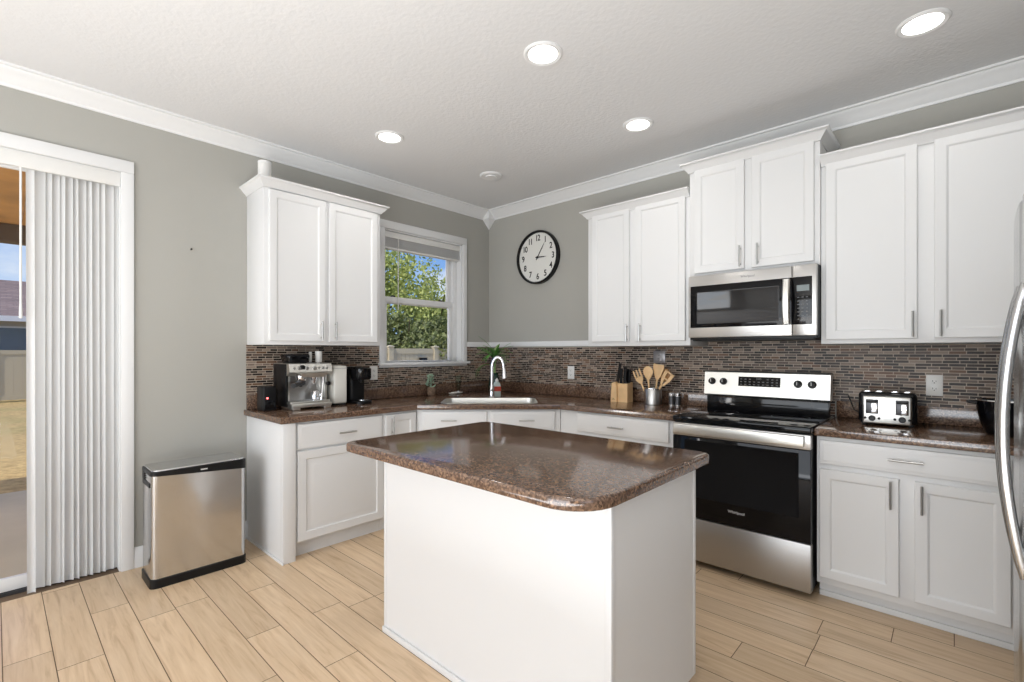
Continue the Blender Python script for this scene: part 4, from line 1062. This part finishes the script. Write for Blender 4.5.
def fence(x, y0, y1, zt, nm, lab, gate=False):
    o = thing('vinyl_fence', lab, 'fence', (x, (y0+y1)/2, -.12))
    n = max(1, round((y1-y0)/(1.83 if x < -10 else 1.268))); st = (y1-y0)/n
    for i in range(n+1):
        y = y0+i*st; build('post', MB().box(x-.06, x+.06, y-.06, y+.06, -.12, zt+.03).loft([[(x+a1*.075, y+b1*.075, zt+.03) for a1, b1 in ((-1, -1), (1, -1), (1, 1), (-1, 1))], [(x+a1*.075, y+b1*.075, zt+.05) for a1, b1 in ((-1, -1), (1, -1), (1, 1), (-1, 1))], [(x+a1*.01, y+b1*.01, zt+.075) for a1, b1 in ((-1, -1), (1, -1), (1, 1), (-1, 1))]]), 'vinyl', o)
    for i in range(n):
        a_, b_ = y0+i*st+.06, y0+(i+1)*st-.06; m_ = MB(); k = 10; w = (b_-a_)/k
        for j in range(k): m_.box(x-.015, x+.015, a_+j*w+.002, a_+(j+1)*w-.002, -.02, zt-.1)
        p_ = build('panel', m_, 'vinyl', o); build('rail', MB().box(x-.03, x+.03, a_, b_, zt-.12, zt).box(x-.03, x+.03, a_, b_, -.06, .06), 'vinyl', p_)
    return o
fence(-16.2, -15, 2.0, 1.37, 'far', 'tan vinyl fence across the back lawn seen through the patio door')
fence(-5.6, -.142, 11.272, 1.40, 'near', 'tan vinyl fence with capped posts seen through the kitchen window')
ub_ = thing('utility_box', 'small dark box on the ground-side fence seen low through the window', 'box', (-5.5, 3.245, 1.02))
build('body', MB().box(-5.56, -5.46, 3.16, 3.33, 1.02, 1.17, .01), 'blackplastic', ub_); build('lid', MB().box(-5.57, -5.455, 3.15, 3.34, 1.17, 1.185, .004), 'blackplastic', ub_)
ng = thing('neighbour_house', 'single storey house with brown shingle roof beyond the back fence', 'house', (-23, -5, -.12))
build('wall', MB().box(-27, -19, -16, 4, -.12, 2.45), 'stucco', ng)
rf = MB(); rf.loft([[(-18.4, -16.6, 2.45), (-18.4, 4.6, 2.45), (-27.6, 4.6, 2.45), (-27.6, -16.6, 2.45)], [(-22.8, -12, 4.05), (-22.8, 0, 4.05), (-23.2, 0, 4.05), (-23.2, -12, 4.05)]])
build('roof', rf, 'shingle', ng)
build('fascia', MB().box(-18.42, -18.36, -16.6, 4.6, 2.30, 2.47), 'fascia', ng)
for y in (-6.5, -3.4, 0.2):
    w_ = build('window', MB().box(-19.02, -18.95, y-1.0, y+1.0, 1.1, 2.16), 'fascia', ng); build('pane', MB().box(-18.955, -18.94, y-.92, y+.92, 1.16, 2.10), 'winext', w_)
def tree(x, y, r, h, n, lab, mat, blobs, trunk=.12):
    o = thing('tree', lab, 'tree', (x, y, -.12))
    t_ = MB(); t_.tube([(x, y, -.12), (x+.05, y, h*.4), (x-.03, y+.05, h*.8)], [trunk, trunk*.7, trunk*.3], 10)
    for k in range(7):
        a_ = k*2.4; z_ = h*(.3+.08*k); t_.tube([(x, y, z_), (x+math.cos(a_)*r*.4, y+math.sin(a_)*r*.4, z_+.35), (x+math.cos(a_)*r*.7, y+math.sin(a_)*r*.7, z_+.6)], [trunk*.4, trunk*.25, .01], 6)
    build('trunk', t_, 'bark', o)
    me = bpy.data.meshes.new('foliage'); vsx, fcs = [], []
    tot = sum(b[3]*b[3] for b in blobs)
    for bx_, by_, bz_, br in blobs:
        for i in range(int(n*br*br/tot)):
            d_ = V((random.gauss(0, 1), random.gauss(0, 1), random.gauss(0, 1))).normalized(); q = V((x+bx_, y+by_, bz_))+d_*br*random.uniform(.45, 1.08)**.7
            u_ = V((random.gauss(0, 1), random.gauss(0, 1), random.gauss(0, 1))).normalized(); w_ = u_.orthogonal().normalized(); s_ = random.uniform(.035, .08)
            k = len(vsx); vsx += [q-u_*s_, q+w_*s_*.5, q+u_*s_, q-w_*s_*.5]; fcs.append((k, k+1, k+2, k+3))
    me.from_pydata(vsx, [], fcs); me.materials.append(M[mat]); f_ = bpy.data.objects.new('foliage', me); COL.objects.link(f_); f_.parent = o; f_.location = (-x, -y, .12); f_['kind'] = 'stuff'
def cluster(r, z0, z1, n, br):
    return [(random.uniform(-r, r)*(1.1-.5*(i/n)), random.uniform(-r, r)*(1.1-.5*(i/n)), z0+(z1-z0)*i/(n-1), br*random.uniform(.75, 1.1)) for i in range(n)]
random.seed(21)
tree(-9.0, 3.9, 1.6, 4.3, 15200, 'bushy yellow-green tree behind the fence at the left of the kitchen window', 'leaf', cluster(1.5, 1.4, 4.0, 20, .85)+[(.2, -.3, 4.0, .6), (-.2, .3, 3.7, .7)])
tree(-9.4, 6.9, 1.5, 3.7, 14250, 'tree with loose pointed branches behind the fence in the window centre', 'leaf', cluster(1.4, 1.2, 3.2, 14, .75)+[(0, .4, 3.75, .28), (.3, -.7, 3.5, .3), (-.2, 1.1, 3.4, .3)])
tree(-10.5, 9.6, 1.7, 3.3, 12350, 'lower tree behind the fence at the right of the kitchen window', 'leaf', cluster(1.5, 1.1, 2.9, 12, .75))
tree(-7.2, 4.0, 1.3, 2.2, 11400, 'dark green shrub close behind the tan fence in the window', 'leafdark', cluster(1.3, .9, 1.9, 10, .55), .06)
tree(-7.6, 6.4, 1.3, 2.2, 11400, 'dark green shrub behind the fence further right in the window', 'leafdark', cluster(1.3, .9, 2.0, 10, .55), .06)
